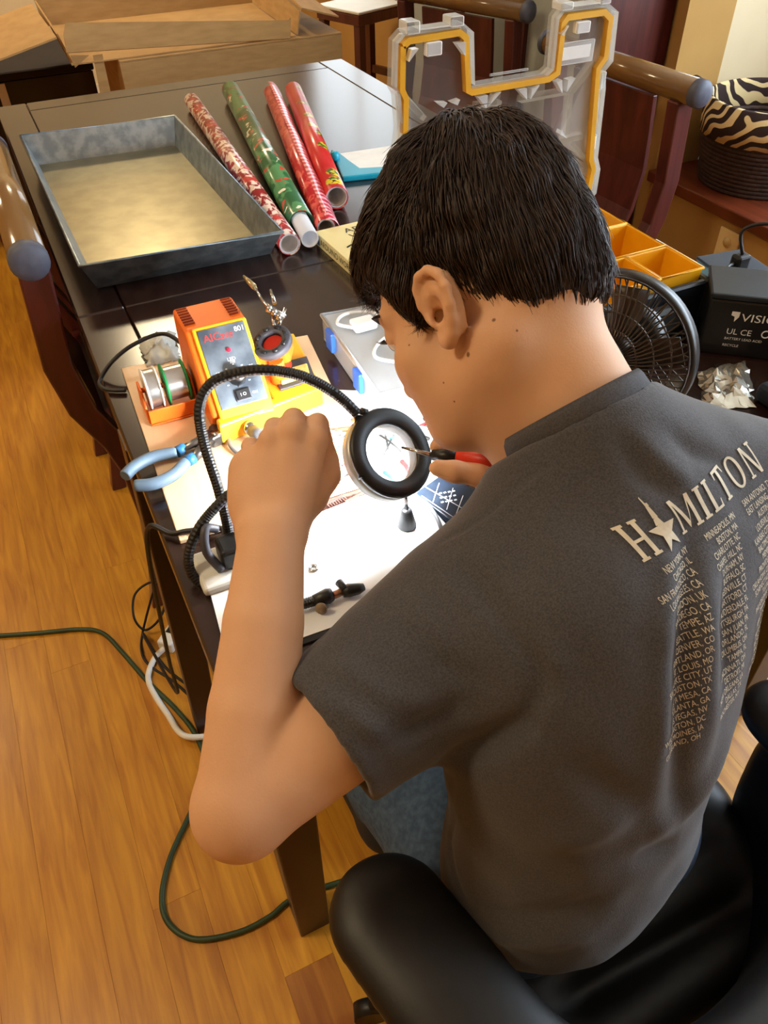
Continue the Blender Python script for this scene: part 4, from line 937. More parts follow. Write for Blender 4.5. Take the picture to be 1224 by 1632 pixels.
# ---- battery and things at the right table edge
bt = empty('battery_block', (.945, .715, T), math.radians(-40), 'black battery block with white lettering at the right table edge', 'battery')
bevel(MB().box((-.075, -.045, 0), (.10, .045, .088)).build('battery_case', blk, bt), .004)
bevel(MB().box((-.077, -.047, .0885), (.102, .047, .097)).build('battery_top', dkblue, bt), .003)
def btx(n, t_, s_, x_, z_, al='LEFT', sx=1.): return text_part(n, t_, s_, bt.matrix_world @ Matrix(((1, 0, 0, x_), (0, 0, -1, -.0458), (0, 1, 0, z_), (0, 0, 0, 1))), wht, bt, al, None, sx)
btx('brand_lettering', 'VISION', .017, -.028, .058, sx=1.25); btx('approval_marks', 'UL CE', .013, -.042, .036); btx('small_print', 'BATTERY LEAD ACID', .0055, -.042, .027); btx('small_print', 'RECYCLE', .0055, -.042, .016)
q0 = bt.matrix_world @ Matrix(((1, 0, 0, -.042), (0, 0, -1, -.0459), (0, 1, 0, .056), (0, 0, 0, 1)))
MB().add([q0 @ Vector(v_) for v_ in ((0, .016, 0), (.011, .016, 0), (.011, .008, 0), (.006, 0, 0), (.005, .008, 0), (0, .010, 0))], [(0, 5, 4, 3, 2, 1)]).build('emblem', wht, bt, False)
for k in range(2): MB().ringlathe([(.0045, 0), (.0062, 0), (.0062, .0004), (.0045, .0004)], 18, bt.matrix_world @ Matrix(((1, 0, 0, .012 + k * .017), (0, 0, -1, -.0457), (0, 1, 0, .041), (0, 0, 0, 1)))).build('round_mark', wht, bt, False)
bx_ = empty('blue_box', (1.028, .835, T), math.radians(-8), 'pale blue box behind the black battery at the table edge', 'box')
bevel(MB().box((-.05, -.045, 0), (.034, .045, .052)).build('box_body', M('box_blue', rgb(110, 160, 190), .4, col2=rgb(130, 178, 204), scale=8), bx_), .003)
bevel(MB().box((-.052, -.047, .0525), (.034, .047, .058)).build('box_lid', M('box_blue_dark', rgb(34, 52, 72), .4), bx_), .002)
wp = tag(MB().prism([(1.064, 1.065), (1.0645, .80), (.915, .80), (.915, 1.06)], T, T + .0012).build('paper_sheet', MATS['white_paper']), 'white paper sheet along the right table edge under the case', 'paper')
# the dark cloth-like pouch and cord near the right edge
pu_ = tag(bevel(MB().box((.84, .52, T), (1.0, .60, T + .03)).build('navy_pouch', M('navy_cloth', rgb(28, 38, 52), .8, col2=rgb(36, 48, 64), scale=60, bump=.3)), .012, 3), 'dark navy pouch on the table beside the right shoulder', 'pouch')
MBm = M('black_cord', rgb(18, 17, 18), .5, col2=rgb(26, 25, 26), scale=40)
cd = empty('plug_cord', Wz(1190, 440, T), 0, 'black plug with a cord curving over the pale blue box', 'cord')
bevel(MB().box((.993, .810, T + .0585), (1.018, .830, T + .085)).build('plug', MBm, cd, False), .004)
MB().tube(spline([(1.006, .820, T + .085), (1.003, .83, T + .12), (1.03, .80, T + .135), (1.07, .74, T + .12), (1.10, .66, T + .06)], 8), .0028, 8).build('cord', MBm, cd, False)
c2 = tag(MB().tube(spline([(.86, .76, T + .004), (.885, .80, T + .02), (.92, .79, T + .05), (.955, .80, T + .08), (.993, .82, T + .072)], 8), .0024, 8).build('thin_cable', MBm), 'thin black cable looping between the fan and the blue box', 'cable')
# ================================================================== MAGNIFIER LAMP
lam = empty('magnifier_lamp', Wz(368, 905, T), 0, 'black ring magnifier lamp on a long bent gooseneck', 'lamp')
RC = Wd(625, 721, .86); RN = cdir(.50, .22, .84); rm = frame(RC, RN, cdir(0, 1, 0))
RO, RI, TH = .0515, .0325, .020
lampb = M('lamp_black', rgb(17, 17, 18), .45, col2=rgb(23, 23, 24), scale=60)
MB().ringlathe([(RI, .0), (RI + .002, .003), (RO - .003, .003), (RO, .0), (RO, -.004), (RI, -.004)], 56, rm).build('ring_top', lampb, lam, False)
MB().ringlathe([(RO - .0004, -.0042), (RO - .0004, -TH), (RO - .004, -TH), (RO - .004, -.0042)], 56, rm).build('ring_wall', M('lamp_silver', rgb(170, 172, 172), .35, .3, col2=rgb(180, 182, 182), scale=30), lam, False)
MB().ringlathe([(RI + .001, -.0045), (RI + .001, -TH + .002), (RI + .003, -TH + .002), (RI + .003, -.0045)], 56, rm).build('ring_inner_wall', MATS['white_plastic'], lam, False)
led_m = M('led_white', (1, 1, 1), 1., emit=LED_E, ecol=(.93, .97, 1.0))
MB().ringlathe([(RI + .0034, -TH + .006), (RO - .0044, -TH + .006), (RO - .0044, -TH + .004), (RI + .0034, -TH + .004)], 56, rm).build('led_diffuser', led_m, lam, False)
MB().lathe([(0, .0015), (RI * .5, .001), (RI - .0006, -.001), (RI - .0006, -.003), (RI * .5, -.005), (0, -.0055)], 40, rm).build('lens', clear_mat('lens_glass', (.99, 1, 1), .06, .02), lam, False)
gn = MBm
cl = Wz(368, 905, T)
def goose(pts, r, name, par):
    P = spline(pts, 14); Q = []; R = []; acc = 0
    for i, p_ in enumerate(P): Q.append(p_)
    # fine ridges: alternate radii along a resampled path
    out = [Q[0]]
    for i in range(1, len(Q)):
        d = (Q[i] - Q[i - 1]).length; n = max(1, int(d / .0013))
        for k in range(1, n + 1): out.append(Q[i - 1].lerp(Q[i], k / n))
    R = [r if i % 2 else r * .92 for i in range(len(out))]
    return MB().tube(out, R, 12, smooth=False).build(name, lampb, par, False)
att = rm @ Vector((-RO * .62, RO * .80, 0)) 
goose([Wd(368, 880, .875), Wd(362, 835, .868), Wd(347, 775, .86), Wd(325, 705, .852), Wd(318, 650, .845), Wd(336, 612, .84), Wd(380, 594, .838), Wd(430, 590, .838), Wd(485, 601, .842), Wd(535, 628, .848), Wd(570, 660, .856)], .0062, 'gooseneck', lam)
jb = Wd(571, 664, .857)
MB().tube([jb, jb.lerp(rm @ Vector((-.034, .040, -.002)), .95)], .0048, 10).build('ring_bracket', lampb, lam, False)
for dx, dy in ((566, 682), (580, 655)): MB().tube([Wd(dx - 5, dy, .855), Wd(dx + 5, dy + 3, .858)], .0042, 10).build('bracket_screw', lampb, lam, False)
# clamp at the table edge
MB().tube([Wd(368, 880, .875), Wd(369, 898, .88)], .0085, 14).build('gooseneck_socket', lampb, lam, False)
cb_ = Wz(355, 905, T)
bevel(MB().box((cl.x - .038, cl.y - .032, T), (cl.x + .018, cl.y + .030, T + .012)).build('clamp_plate', M('clamp_grey', rgb(206, 206, 200), .45, col2=rgb(190, 190, 184), scale=20), lam, False), .005, 3)
bevel(MB().box((cl.x - .010, cl.y - .016, T + .0125), (cl.x + .016, cl.y + .016, T + .040)).build('clamp_body', lampb, lam, False), .005, 3)
MB().tube(spline([Vector((cl.x - .012, cl.y - .014, T + .016)), Vector((cl.x - .022, cl.y - .004, T + .040)), Vector((cl.x - .016, cl.y + .010, T + .058)), Vector((cl.x - .004, cl.y + .014, T + .05))], 6), .005, 10).build('clamp_lever', gdark, lam, False)
# ---- second flexible arm with crocodile clip
fa = empty('flexible_clip_arm', Wz(372, 900, T), 0, 'black flexible arm looping to a crocodile clip on the white sheet', 'clip arm')
zc = T + .012
goose([Wd(392, 830, .86), Wd(398, 790, .855), Wd(384, 776, .85), Wd(352, 800, .845), Wd(318, 840, .842), Wd(301, 882, .845), Wd(306, 915, .85), Wd(330, 938, .857), Wd(362, 952, .87), Wz(420, 966, zc + .004), Wz(470, 965, zc), Wz(500, 958, zc)], .0058, 'flexible_arm', fa)
bevel(MB().box((cl.x + .019, cl.y - .012, T), (cl.x + .042, cl.y + .012, T + .03)).build('arm_base', lampb, fa, False), .004)
MB().tube([Vector((cl.x + .03, cl.y, T + .03)), Wd(392, 830, .86)], .006, 12).build('arm_stem', lampb, fa, False)
MB().tube([Wz(500, 958, zc), Wz(522, 950, zc), Wz(529, 947, zc)], [.0062, .0085, .007], 12).build('clip_sleeve', lampb, fa, False)
MB().tube([Wz(527, 951, zc), Wz(552, 940, zc)], .0042, 10).build('clip_shank', M('copper_clip', rgb(150, 110, 84), .35, .8), fa, False)
MB().tube([Wz(546, 944, zc), Wz(556, 941, zc), Wz(572, 938, zc), Wz(580, 935, zc)], [.006, .0075, .006, .004], 12).build('clip_jaw', lampb, fa, False)
MB().tube([Wz(551, 940, zc + .004), Wz(540, 928, zc + .004)], [.0035, .0045], 10).build('clip_lever', lampb, fa, False)
MB().lathe([(0, 0), (.0062, 0), (.0068, .002), (.0062, .004), (0, .0042)], 16, frame(Wz(513, 968, zc - .002), cdir(-.2, -.5, .85))).build('thumb_screw', M('tan_knob', rgb(150, 130, 104), .45, col2=rgb(120, 100, 80), scale=80), fa, False)

# ---- rubber cone on a rod, below the ring
rc = empty('rubber_cone', Wz(648, 838, WZ), 0, 'small black rubber cone on a metal rod standing on the sheet', 'tool')
q = Wz(648, 838, WZ)
MB().lathe([(0, 0), (.0108, 0), (.0115, .003), (.0065, .024), (.005, .027), (0, .027)], 24, Matrix.Translation(q)).build('cone', lampb, rc, False)
MB().tube([q + Vector((0, 0, .026)), q + Vector((.0, .006, .056))], .0026, 10).build('rod', MATS['chrome'], rc, False)

# ---- soldering iron in the right hand and its lead
si_ = empty('soldering_iron', Wd(740, 728, .79), 0, 'red handled soldering iron with a black collar held in the right hand', 'soldering iron')
I0 = Wd(640, 713, .815); I1 = Wd(689, 725, .80); I2 = Wd(728, 728, .79); I3 = Wd(850, 742, .765)
MB().tube([I0, I1], [.0012, .0028], 10).build('iron_tip', MATS['chrome'], si_, False)
MB().tube([I1, I1.lerp(I2, .5), I2], [.0055, .0068, .0066], 16).build('collar', blk, si_, False)
MB().tube([I2, I2.lerp(I3, .4), I3], [.0068, .0085, .0085], 16).build('handle', M('iron_red', rgb(206, 54, 34), .4, col2=rgb(196, 48, 30), scale=12), si_, False)
il = empty('iron_lead', Wz(430, 690, BZ), 0, 'grey cable with a connector coiling behind the raised fist', 'cable')
cgm = M('grey_cable', rgb(92, 94, 98), .4, col2=rgb(104, 106, 110), scale=30)
ze = BZ + .004
MB().tube([ja + jn * .011, ja + jn * .03, ja + jn * .046 + Vector((.004, 0, -.008))], [.0085, .0095, .0065], 14).build('connector', cgm, il, False)
J = ja + jn * .046 + Vector((.004, 0, -.008))
MB().tube(spline([J, Wz(447, 705, ze + .006), Wz(425, 735, ze), Wz(390, 728, ze), Wz(368, 712, ze), Wz(366, 690, ze), Wz(386, 670, ze + .002), Wz(420, 662, ze + .004), Wz(460, 666, ze + .002), Wz(500, 678, ze), Wz(540, 690, ze), Wz(600, 690, ze), Wz(660, 680, T + .004), Wz(720, 690, T + .004)], 8), .0026, 10).build('cable', cgm, il, False)
sc2 = tag(MB().tube(spline([Wz(640, 790, WZ + .002), Wz(665, 790, WZ + .002), Wz(690, 815, WZ + .002), Wz(704, 845, WZ + .002), Wz(712, 880, WZ + .002)], 8), .0026, 10).build('sheet_cable', cgm), 'grey cable curving along the right edge of the white sheet', 'cable')

# ---- brown toothed component strips
bs = M('brown_tape', rgb(44, 18, 12), .8, col2=rgb(54, 24, 16), scale=30)
def comb(a, b_, label):
    a = Wz(*a, T + .0014); b_ = Wz(*b_, T + .0014); d = (b_ - a).normalized(); n = Vector((d.y, -d.x, 0)); L = (b_ - a).length; k = int(L / .0032); pts = [a - n * .004, b_ - n * .004]
    for i in range(k, -1, -1):
        s_ = a + d * (L * i / k); pts += [s_ + n * .0005 + d * .0008, s_ + n * .0062 + d * .0004, s_ + n * .0062 - d * .0004, s_ + n * .0005 - d * .0008]
    o = MB().prism([tuple(p_.xy) for p_ in pts], T + .0032, T + .0038).build('component_strip', bs); return tag(o, label, 'strip', 'brown toothed strips beside the white sheet')
comb((522, 806), (548, 793), 'brown toothed component strip nearest the fist'); comb((553, 803), (594, 782), 'brown toothed component strip nearest the ring lamp')
wp2 = tag(MB().prism([tuple(Wz(x_, y_, T).xy) for x_, y_ in ((500, 620), (690, 628), (712, 756), (652, 790), (592, 790))][::-1], T, T + .0004).build('paper_sheet', MATS['white_paper']), 'white paper sheet lying on the table under the ring lamp', 'paper')
# ---- loose leads and small parts on the board
lead_cols = {'black': rgb(26, 26, 28), 'red': rgb(200, 40, 44), 'teal': rgb(40, 130, 130), 'white': rgb(220, 222, 224), 'brown': rgb(150, 84, 50), 'green': rgb(60, 170, 100), 'blue': rgb(70, 110, 170)}
LM = {k: M('lead_' + k, v, .45) for k, v in lead_cols.items()}
leads = [((520, 690), (560, 683), 'brown', .003), ((548, 700), (562, 694), 'blue', .003), ((560, 670), (612, 660), 'brown', .0022), ((535, 718), (546, 712), 'green', .0025), ((540, 770), (560, 752), 'black', .0016), ((530, 762), (548, 755), 'teal', .0014),
         ((545, 742), (560, 736), 'red', .0014), ((600, 690), (640, 720), 'black', .0014), ((612, 686), (618, 716), 'black', .0014), ((632, 684), (612, 724), 'black', .0014), ((648, 690), (622, 700), 'teal', .0016), ((640, 735), (652, 752), 'red', .003),
         ((612, 752), (632, 770), 'teal', .0025), ((600, 760), (616, 774), 'blue', .0022), ((668, 680), (690, 672), 'red', .0022), ((676, 668), (696, 660), 'black', .003), ((664, 694), (684, 700), 'black', .0022), ((598, 735), (606, 762), 'white', .002), ((640, 700), (655, 728), 'white', .002), ((560, 776), (575, 762), 'teal', .0014)]
ORD = ['leftmost', 'second from left', 'third from left', 'fourth from left', 'fifth from left', 'sixth from left']
grp_ = {}
for L_ in leads: grp_.setdefault((L_[2], max(L_[0][0], L_[1][0]) < 590), []).append(L_)
for i, L_ in enumerate(leads):
    a, b_, c_, r_ = L_; onb = max(a[0], b_[0]) < 590; same = sorted(grp_[(c_, onb)], key=lambda q: q[0][0] + q[1][0])
    zt = (BZ if onb else T + .0005) + r_ + .0003 + .0001 * (i % 3)
    pa, pb = Wz(*a, zt), Wz(*b_, zt); m_ = pa.lerp(pb, .5) + Vector((.0015, .0015, 0))
    o = MB().tube([pa, m_, pb], r_, 8).build('component_lead', LM[c_])
    where = 'on the board right of the fist' if onb else 'under the ring lamp'
    lab = 'short loose %s lead lying %s' % (c_, where)
    if len(same) > 1: lab += ', ' + ORD[same.index(L_)]
    tag(o, lab, 'wire', 'loose %s leads %s' % (c_, where))
lw = tag(MB().tube(spline([Wz(508, 690, BZ + .003), Wz(528, 680, BZ + .003), Wz(545, 690, BZ + .003), Wz(538, 702, BZ + .003), Wz(520, 700, BZ + .003)], 6), .0016, 8).build('wire_loop', LM['white']), 'small loop of white wire on the board', 'wire')
wa = tag(MB().ringlathe([(.0028, 0), (.0055, 0), (.0055, .002), (.0028, .002)], 20, Matrix.Translation(Wz(500, 906, WZ))).build('washer', MATS['chrome']), 'small metal washer lying on the white sheet', 'washer')

# ================================================================== CORDS AND FLOOR THINGS
gc = M('green_cord', rgb(40, 58, 34), .5, col2=rgb(50, 68, 42), scale=30)
ec = tag(MB().tube(spline([Wz(-30, 1014, .0055), Wz(0, 1013, .0055), Wz(60, 1009, .0055), Wz(130, 1003, .0055), Wz(165, 1010, .0055), Wz(195, 1040, .0055), Wz(235, 1086, .0055), Wz(280, 1130, .0055), Wz(312, 1172, .0055), Wz(328, 1225, .0055), Wz(308, 1285, .0055), Wz(272, 1365, .0055), Wz(258, 1430, .0055), Wz(270, 1473, .0055), Wz(312, 1497, .0055), Wz(380, 1486, .0055), Wz(430, 1461, .0055), Wz(470, 1431, .0055), Wz(560, 1400, .0055)], 10), .0050, 10).build('extension_cord', gc), 'dark green extension cord snaking across the wooden floor', 'cord')
sp_ = empty('power_strip', Wz(272, 1012, 0), 0, 'white extension socket with a white cable on the floor under the table edge', 'power strip')
a = Wz(262, 1032, .018); b_ = Wz(286, 996, .018); dd_ = (b_ - a); pm = Matrix.Translation((a.x, a.y, 0)) @ Matrix.Rotation(math.atan2(dd_.y, dd_.x), 4, 'Z')
bevel(MB().box((0, -.018, 0), (dd_.length, .018, .032), 0, pm).build('socket_body', MATS['white_plastic'], sp_, False), .005, 3)
MB().box((dd_.length * .45, -.009, .0322), (dd_.length * .85, .011, .0335), 0, pm).build('socket_face', blk, sp_, False)
MB().tube(spline([Vector((a.x, a.y, .016)), Wz(246, 1050, .008), Wz(236, 1080, .007), Wz(248, 1110, .007), Wz(268, 1140, .0065), Wz(285, 1166, .016), Wz(305, 1175, .0165), Wz(345, 1172, .0065)], 8), .0062, 10).build('cable', MATS['white_plastic'], sp_, False)
# cords hanging at the left table edge (the points give real depth: in front of the table side)
def Xp(px, py, y): return Wy(px, py, y)
c_a = tag(MB().tube(spline([(.160, .992, .815), Wd(262, 532, 1.17), Wd(215, 548, 1.16), Wd(180, 575, 1.15), Wd(160, 605, 1.15), Wz(163, 618, T + .004), Wz(180, 622, T + .004), Wz(200, 622, T + .004)], 10), .0032, 8).build('station_cord', MBm), 'black power cord arching left from the soldering station', 'cord')
c_b = tag(MB().tube(spline([Vector((cl.x + .002, cl.y + .017, T + .02)), Wz(352, 842, BZ + .004), Wz(300, 846, BZ + .004), Wz(272, 850, T + .006), Vector((.028, .72, T + .002)), Vector((.018, .745, .70)), Vector((.008, .80, .52)), Vector((.0, .86, .34)), Vector((-.006, .95, .14)), Wz(228, 1010, .02), Wz(262, 1062, .006), Wz(310, 1100, .006), Wz(345, 1130, .006)], 10), .0032, 8).build('lamp_cord', MBm), 'black lamp cord hanging from the left table edge to the floor', 'cord')
c_c = tag(MB().tube(spline([Wz(268, 925, .12), Wz(235, 930, .10), Wz(214, 950, .08), Wz(214, 985, .05), Wz(232, 1004, .02), Wz(255, 985, .05), Wz(263, 955, .08), Wz(250, 930, .12), Wz(228, 1005, .01), Wz(226, 1040, .006), Wz(240, 1062, .006), Wz(275, 1085, .006), Wz(305, 1112, .006)], 10), .0028, 8).build('looped_cord', MBm), 'thin dark cord loosely looped around the chair leg on the floor', 'cord')
# ================================================================== OFFICE CHAIR
lea = M('black_leather', rgb(13, 12, 12), .48, col2=rgb(18, 16, 16), scale=50, bump=.06, bscale=400)
oc_ = empty('office_chair', (.39, .20, 0), 0, 'black office chair with padded armrests under the seated person', 'chair')
s = SDF((.12, .0, .34), (.70, .52, .52), .006)
xa, xb, ya, yb = .235, .555, .11, .42
s.cone((xa, ya, .416), (xb, ya, .416), .042, .042, .02).cone((xa, yb, .416), (xb, yb, .416), .042, .042, .02).cone((xa, ya, .416), (xa, yb, .416), .042, .042, .02).cone((xb, ya, .416), (xb, yb, .416), .042, .042, .02)
for yy in (.19, .27, .35): s.cone((xa, yy, .416), (xb, yy, .416), .044, .044, .02)
s.build('seat', lea, oc_)
s = SDF((.06, -.20, .36), (.72, .34, .86), .007)
pts = [(.165, .14, .60), (.19, .08, .60), (.245, .048, .60), (.315, .036, .60), (.39, .044, .60), (.46, .068, .60), (.525, .115, .60), (.575, .17, .60), (.598, .225, .60)]
for dz, rr in ((-.14, .026), (-.115, .028), (-.09, .030), (-.065, .031), (-.04, .032), (-.02, .031), (0.0, .030)):
    q = [tuple(v_) for v_ in spline([(x_, y_, z_ + dz) for x_, y_, z_ in pts], 4)]; s.chain(q, [rr] * len(q), .0)
s.build('backrest', lea, oc_, 10)
def armpad(pts, rs, name='armrest'):
    lo = np.min(pts, 0) - .1; hi = np.max(pts, 0) + .1
    q = spline(pts, 6); rr = [float(np.interp(i / (len(q) - 1), np.linspace(0, 1, len(rs)), rs)) for i in range(len(q))]
    s = SDF(lo, hi, .005); s.chain([tuple(v_) for v_ in q], rr, .0, flat=((0, 0, 1), .48)); return s.build(name, lea, oc_, 4)
armpad([(.113, .252, .628), (.130, .18, .628), (.152, .11, .624), (.185, .06, .616)], [.058, .058, .055, .050])
armpad([(.606, .250, .622), (.602, .20, .622), (.578, .145, .620), (.535, .095, .612)], [.048, .05, .048, .040])
for xx, sg in ((.135, 1), (.60, -1)):
    MB().tube([(xx, .14, .60), (xx + sg * .01, .15, .47), (xx + sg * .07, .17, .362), (xx + sg * .18, .19, .362)], .016, 12).build('arm_support', blk, oc_, False)
MB().tube([(.37, .25, .14), (.37, .25, .355)], [.028, .024], 18).build('gas_lift', MATS['chrome'], oc_, False)
MB().box((.28, .16, .352), (.46, .34, .3735), .006).build('seat_plate', blk, oc_, False)
for k in range(5):
    a = 2 * math.pi * k / 5 + .3; ex, ey = .37 + .27 * math.cos(a), .25 + .27 * math.sin(a)
    MB().tube([(.37, .25, .13), (ex, ey, .075)], [.024, .016], 12).build('base_leg', blk, oc_, False)
    MB().tube([(ex - .012 * math.sin(a), ey + .012 * math.cos(a), .027), (ex + .012 * math.sin(a), ey - .012 * math.cos(a), .027)], .0265, 18).build('caster', blk, oc_, False)

# ================================================================== PERSON
man = empty('person', (.39, .22, 0), 0, 'seated person in a grey printed T-shirt bending over the soldering work', 'person')
HP = np.array([.349, .529, 1.056]); yaw, pit, rol = .72, -.70, .53
Rz = np.array([[math.cos(yaw), -math.sin(yaw), 0], [math.sin(yaw), math.cos(yaw), 0], [0, 0, 1]])
Rx = np.array([[1, 0, 0], [0, math.cos(pit), -math.sin(pit)], [0, math.sin(pit), math.cos(pit)]])
Ry = np.array([[math.cos(rol), 0, math.sin(rol)], [0, 1, 0], [-math.sin(rol), 0, math.cos(rol)]])
HR = Rz @ Rx @ Ry
def H(x, y, z): return HP + HR @ np.array((x, y, z), float)
def V3(v): return np.array(tuple(v), float)
def skin_mat():
    m = M('skin', rgb(208, 160, 124), .6, col2=rgb(216, 169, 133), scale=9, bump=.08, bscale=500, sss=.12, spec=.35)
    nt = m.node_tree; N = nt.nodes; b = N['Principled BSDF']; L = nt.links.new; src = b.inputs['Base Color'].links[0].from_socket
    tc = N.new('ShaderNodeTexCoord')
    for (p_, r_) in MOLES:
        d = N.new('ShaderNodeVectorMath'); d.operation = 'DISTANCE'; L(tc.outputs['Object'], d.inputs[0]); d.inputs[1].default_value = tuple(p_)
        mr = N.new('ShaderNodeMapRange'); mr.inputs['From Min'].default_value = r_ * .7; mr.inputs['From Max'].default_value = r_ * 1.25; mr.inputs['To Min'].default_value = .75; mr.inputs['To Max'].default_value = 0; L(d.outputs['Value'], mr.inputs[0])
        mx = N.new('ShaderNodeMixRGB'); L(mr.outputs[0], mx.inputs[0]); L(src, mx.inputs[1]); mx.inputs[2].default_value = rgb(70, 40, 24) + (1,); src = mx.outputs[0]
    L(src, b.inputs['Base Color']); return m
NECK0 = np.array([.384, .390, .975]); LSH = V3(Wd(755, 990, .675)); RSH = V3(Wd(1285, 795, .74))
ELB = V3(Wd(392, 1276, .60)); WRI = V3(Wd(434, 850, .645)); 
RELB = np.array([.60, .49, .83]); RWRI = np.array([.425, .535, .868])
def head_prims(s, grow=0.):
    g = grow
    s.ell(H(0, -.016, .045), (.0735 + g, .095 + g, .086 + g), .012, R=HR)
    s.ell(H(0, .035, .040), (.060 + g, .056 + g, .062 + g), .02, R=HR)
    s.ell(H(0, -.055, .01), (.056 + g, .050 + g, .056 + g), .02, R=HR)
def build_body():
    s = SDF((-.08, .18, .74), (.70, .68, 1.22), .0030)
    head_prims(s)
    s.ell(H(0, .045, -.025), (.054, .049, .066), .02, R=HR); s.ell(H(0, .030, -.060), (.050, .054, .036), .02, R=HR)
    s.cone(H(-.020, .056, -.086), H(.020, .056, -.086), .019, .019, .02); s.cone(H(0, .064, -.090), H(0, .064, -.090), .013, .013, .015)
    for q in (-1, 1):
        s.cone(H(q * .052, -.012, -.055), H(q * .03, .055, -.086), .018, .016, .025); s.ell(H(q * .040, .042, -.048), (.020, .030, .026), .02, R=HR)
        s.ell(H(q * .044, .052, -.022), (.022, .026, .022), .02, R=HR)
        s.cone(H(q * .012, .090, .026), H(q * .042, .076, .026), .010, .009, .012)
        s.ell(H(q * .032, .090, .008), (.015, .010, .010), .012, 'sub', R=HR)
        s.cone(H(q * .011, .092, -.038), H(q * .012, .088, -.038), .0085, .0085, .006)
        s.ell(H(q * .032, .0785, .0105), (.0140, .0128, .0125), .003, R=HR)
    s.chain([H(0, .088, .020), H(0, .097, -.010), H(0, .103, -.032)], [.0075, .009, .0122], .012)
    s.cone(H(-.018, .076, -.062), H(.018, .076, -.062), .0085, .0085, .01); s.cone(H(-.015, .072, -.0745), H(.015, .072, -.0745), .009, .009, .008)
    s.ell(H(0, .085, -.0685), (.026, .004, .0016), .003, 'sub', R=HR)
    # ears
    for q in (-1, 1):
        E = lambda y, z, o: H(q * (.0755 + o), y * .94 - .004, z * .92 - .004)
        s.ell(E(-.006, .002, .002), (.007, .017, .027), .008, R=HR); s.ell(E(-.002, .018, .002), (.008, .015, .014), .006, R=HR)
        hx = [(.014, -.004, .002), (.0155, .012, .005), (.013, .025, .008), (.004, .033, .011), (-.009, .033, .0135), (-.019, .024, .016), (-.0225, .010, .017), (-.020, -.004, .0155), (-.0145, -.016, .012), (-.007, -.025, .008), (.001, -.0295, .005), (.006, -.027, .003), (.009, -.018, .001)]
        s.chain([E(*p_) for p_ in hx], [.0036, .0038, .0040, .0042, .0044, .0045, .0044, .0042, .0044, .0052, .0056, .005, .0036], .003)
        s.chain([E(-.004, .020, .010), E(-.013, .010, .012), E(-.012, -.006, .011), E(-.004, -.016, .008)], [.003, .0036, .0036, .003], .004)
        s.ell(E(.010, -.006, .006), (.004, .0035, .006), .003, R=HR)
        s.ell(E(.001, .0, .012), (.010, .009, .0125), .003, 'sub', R=HR); s.ell(E(.004, -.003, .0), (.012, .0045, .006), .003, 'sub', R=HR)
        s.ell(E(.002, .021, .016), (.006, .008, .0055), .004, 'sub', R=HR)
    # neck and shoulders
    nk1 = H(0, -.034, -.035)
    s.cone(nk1, NECK0, .052, .056, .03); s.cone(H(-.02, .0, -.055), NECK0 + np.array((-.02, .04, -.03)), .036, .046, .03); s.cone(H(.02, .0, -.055), NECK0 + np.array((.02, .04, -.03)), .036, .046, .03)
    s.cone(H(-.052, -.035, -.045), NECK0 + np.array((-.02, .05, -.05)), .015, .016, .03)
    s.cone(NECK0 + np.array((0, 0, -.03)), LSH + np.array((.03, 0, .0)), .045, .035, .04); s.cone(NECK0 + np.array((0, 0, -.04)), RSH + np.array((-.03, 0, -.01)), .045, .03, .04)
    s.ell((.36, .32, .87), (.12, .07, .10), .03)
    # left arm
    mid = LSH * .45 + ELB * .55
    s.chain([LSH, mid, ELB], [.046, .0465, .039], .004)
    s.cone(ELB + V3(cdir(-.5, -.9, .2)) * .012, ELB + V3(cdir(-.5, -.9, .2)) * .013, .030, .030, .02)
    f1 = ELB * .68 + WRI * .32; f1 = f1 + V3(cdir(.2, 0, 0)) * .0
    s.chain([ELB, f1, ELB * .35 + WRI * .65, WRI], [.0390, .0362, .0318, .0268], .004)
    # left hand: fist, back of the hand toward the camera
    P = lambda x_, y_, d_: V3(Wd(x_, y_, d_))
    back = V3(cdir(0, .1, 1))
    kn = {'index': P(502, 702, .666), 'middle': P(467, 689, .660), 'ring': P(434, 703, .664), 'little': P(406, 740, .676)}
    wr_l, wr_r = P(408, 842, .655), P(458, 842, .655)
    for n_, rr in (('index', .0108), ('middle', .0110), ('ring', .0106), ('little', .0102)):
        base = wr_r if n_ in ('index', 'middle') else wr_l
        b0 = WRI * .4 + base * .6
        s.cone(b0, kn[n_], .0210, rr, .007)
    s.cone(P(432, 800, .668), P(454, 752, .674), .030, .027, .016, flat=(tuple(back), .7))
    s.cone(P(405, 800, .67), P(398, 752, .68), .017, .017, .02)
    # fingers fold away from the camera, then down and back
    for n_, (dx, c1, c2, r0) in {'index': (4, (506, 676, .704), (522, 730, .722), .0100), 'middle': (2, (468, 668, .702), (492, 718, .726), .0103), 'ring': (-2, (438, 682, .708), (468, 725, .728), .0098), 'little': (-4, (400, 712, .712), (436, 748, .726), .0088)}.items():
        k_ = kn[n_]; s.chain([k_ + back * .0, P(*c1)], [.0112, r0], .002); s.chain([P(*c1), P(*c2)], [r0, r0 * .9], .003)
        tip = P(c2[0] + 8, c2[1] + 26, c2[2] - .02); s.cone(P(*c2), tip, r0 * .9, r0 * .78, .003)
    # knuckle bumps
    for n_ in kn: s.cone(kn[n_] + back * .0018, kn[n_] + back * .0018, .0118, .0118, .003)
    # thumb: from the side of the palm near its base
    s.chain([P(462, 822, .672), P(492, 790, .684), P(510, 768, .698), P(516, 740, .716)], [.018, .0150, .0112, .0092], .012)
    # right arm and hand around the iron
    s.chain([RSH, (RSH + RELB) / 2, RELB], [.042, .042, .038], .02); s.chain([RELB, RELB * .5 + RWRI * .5, RWRI], [.038, .034, .026], .012)
    PR = lambda x_, y_, d_: V3(Wd(x_, y_, d_))
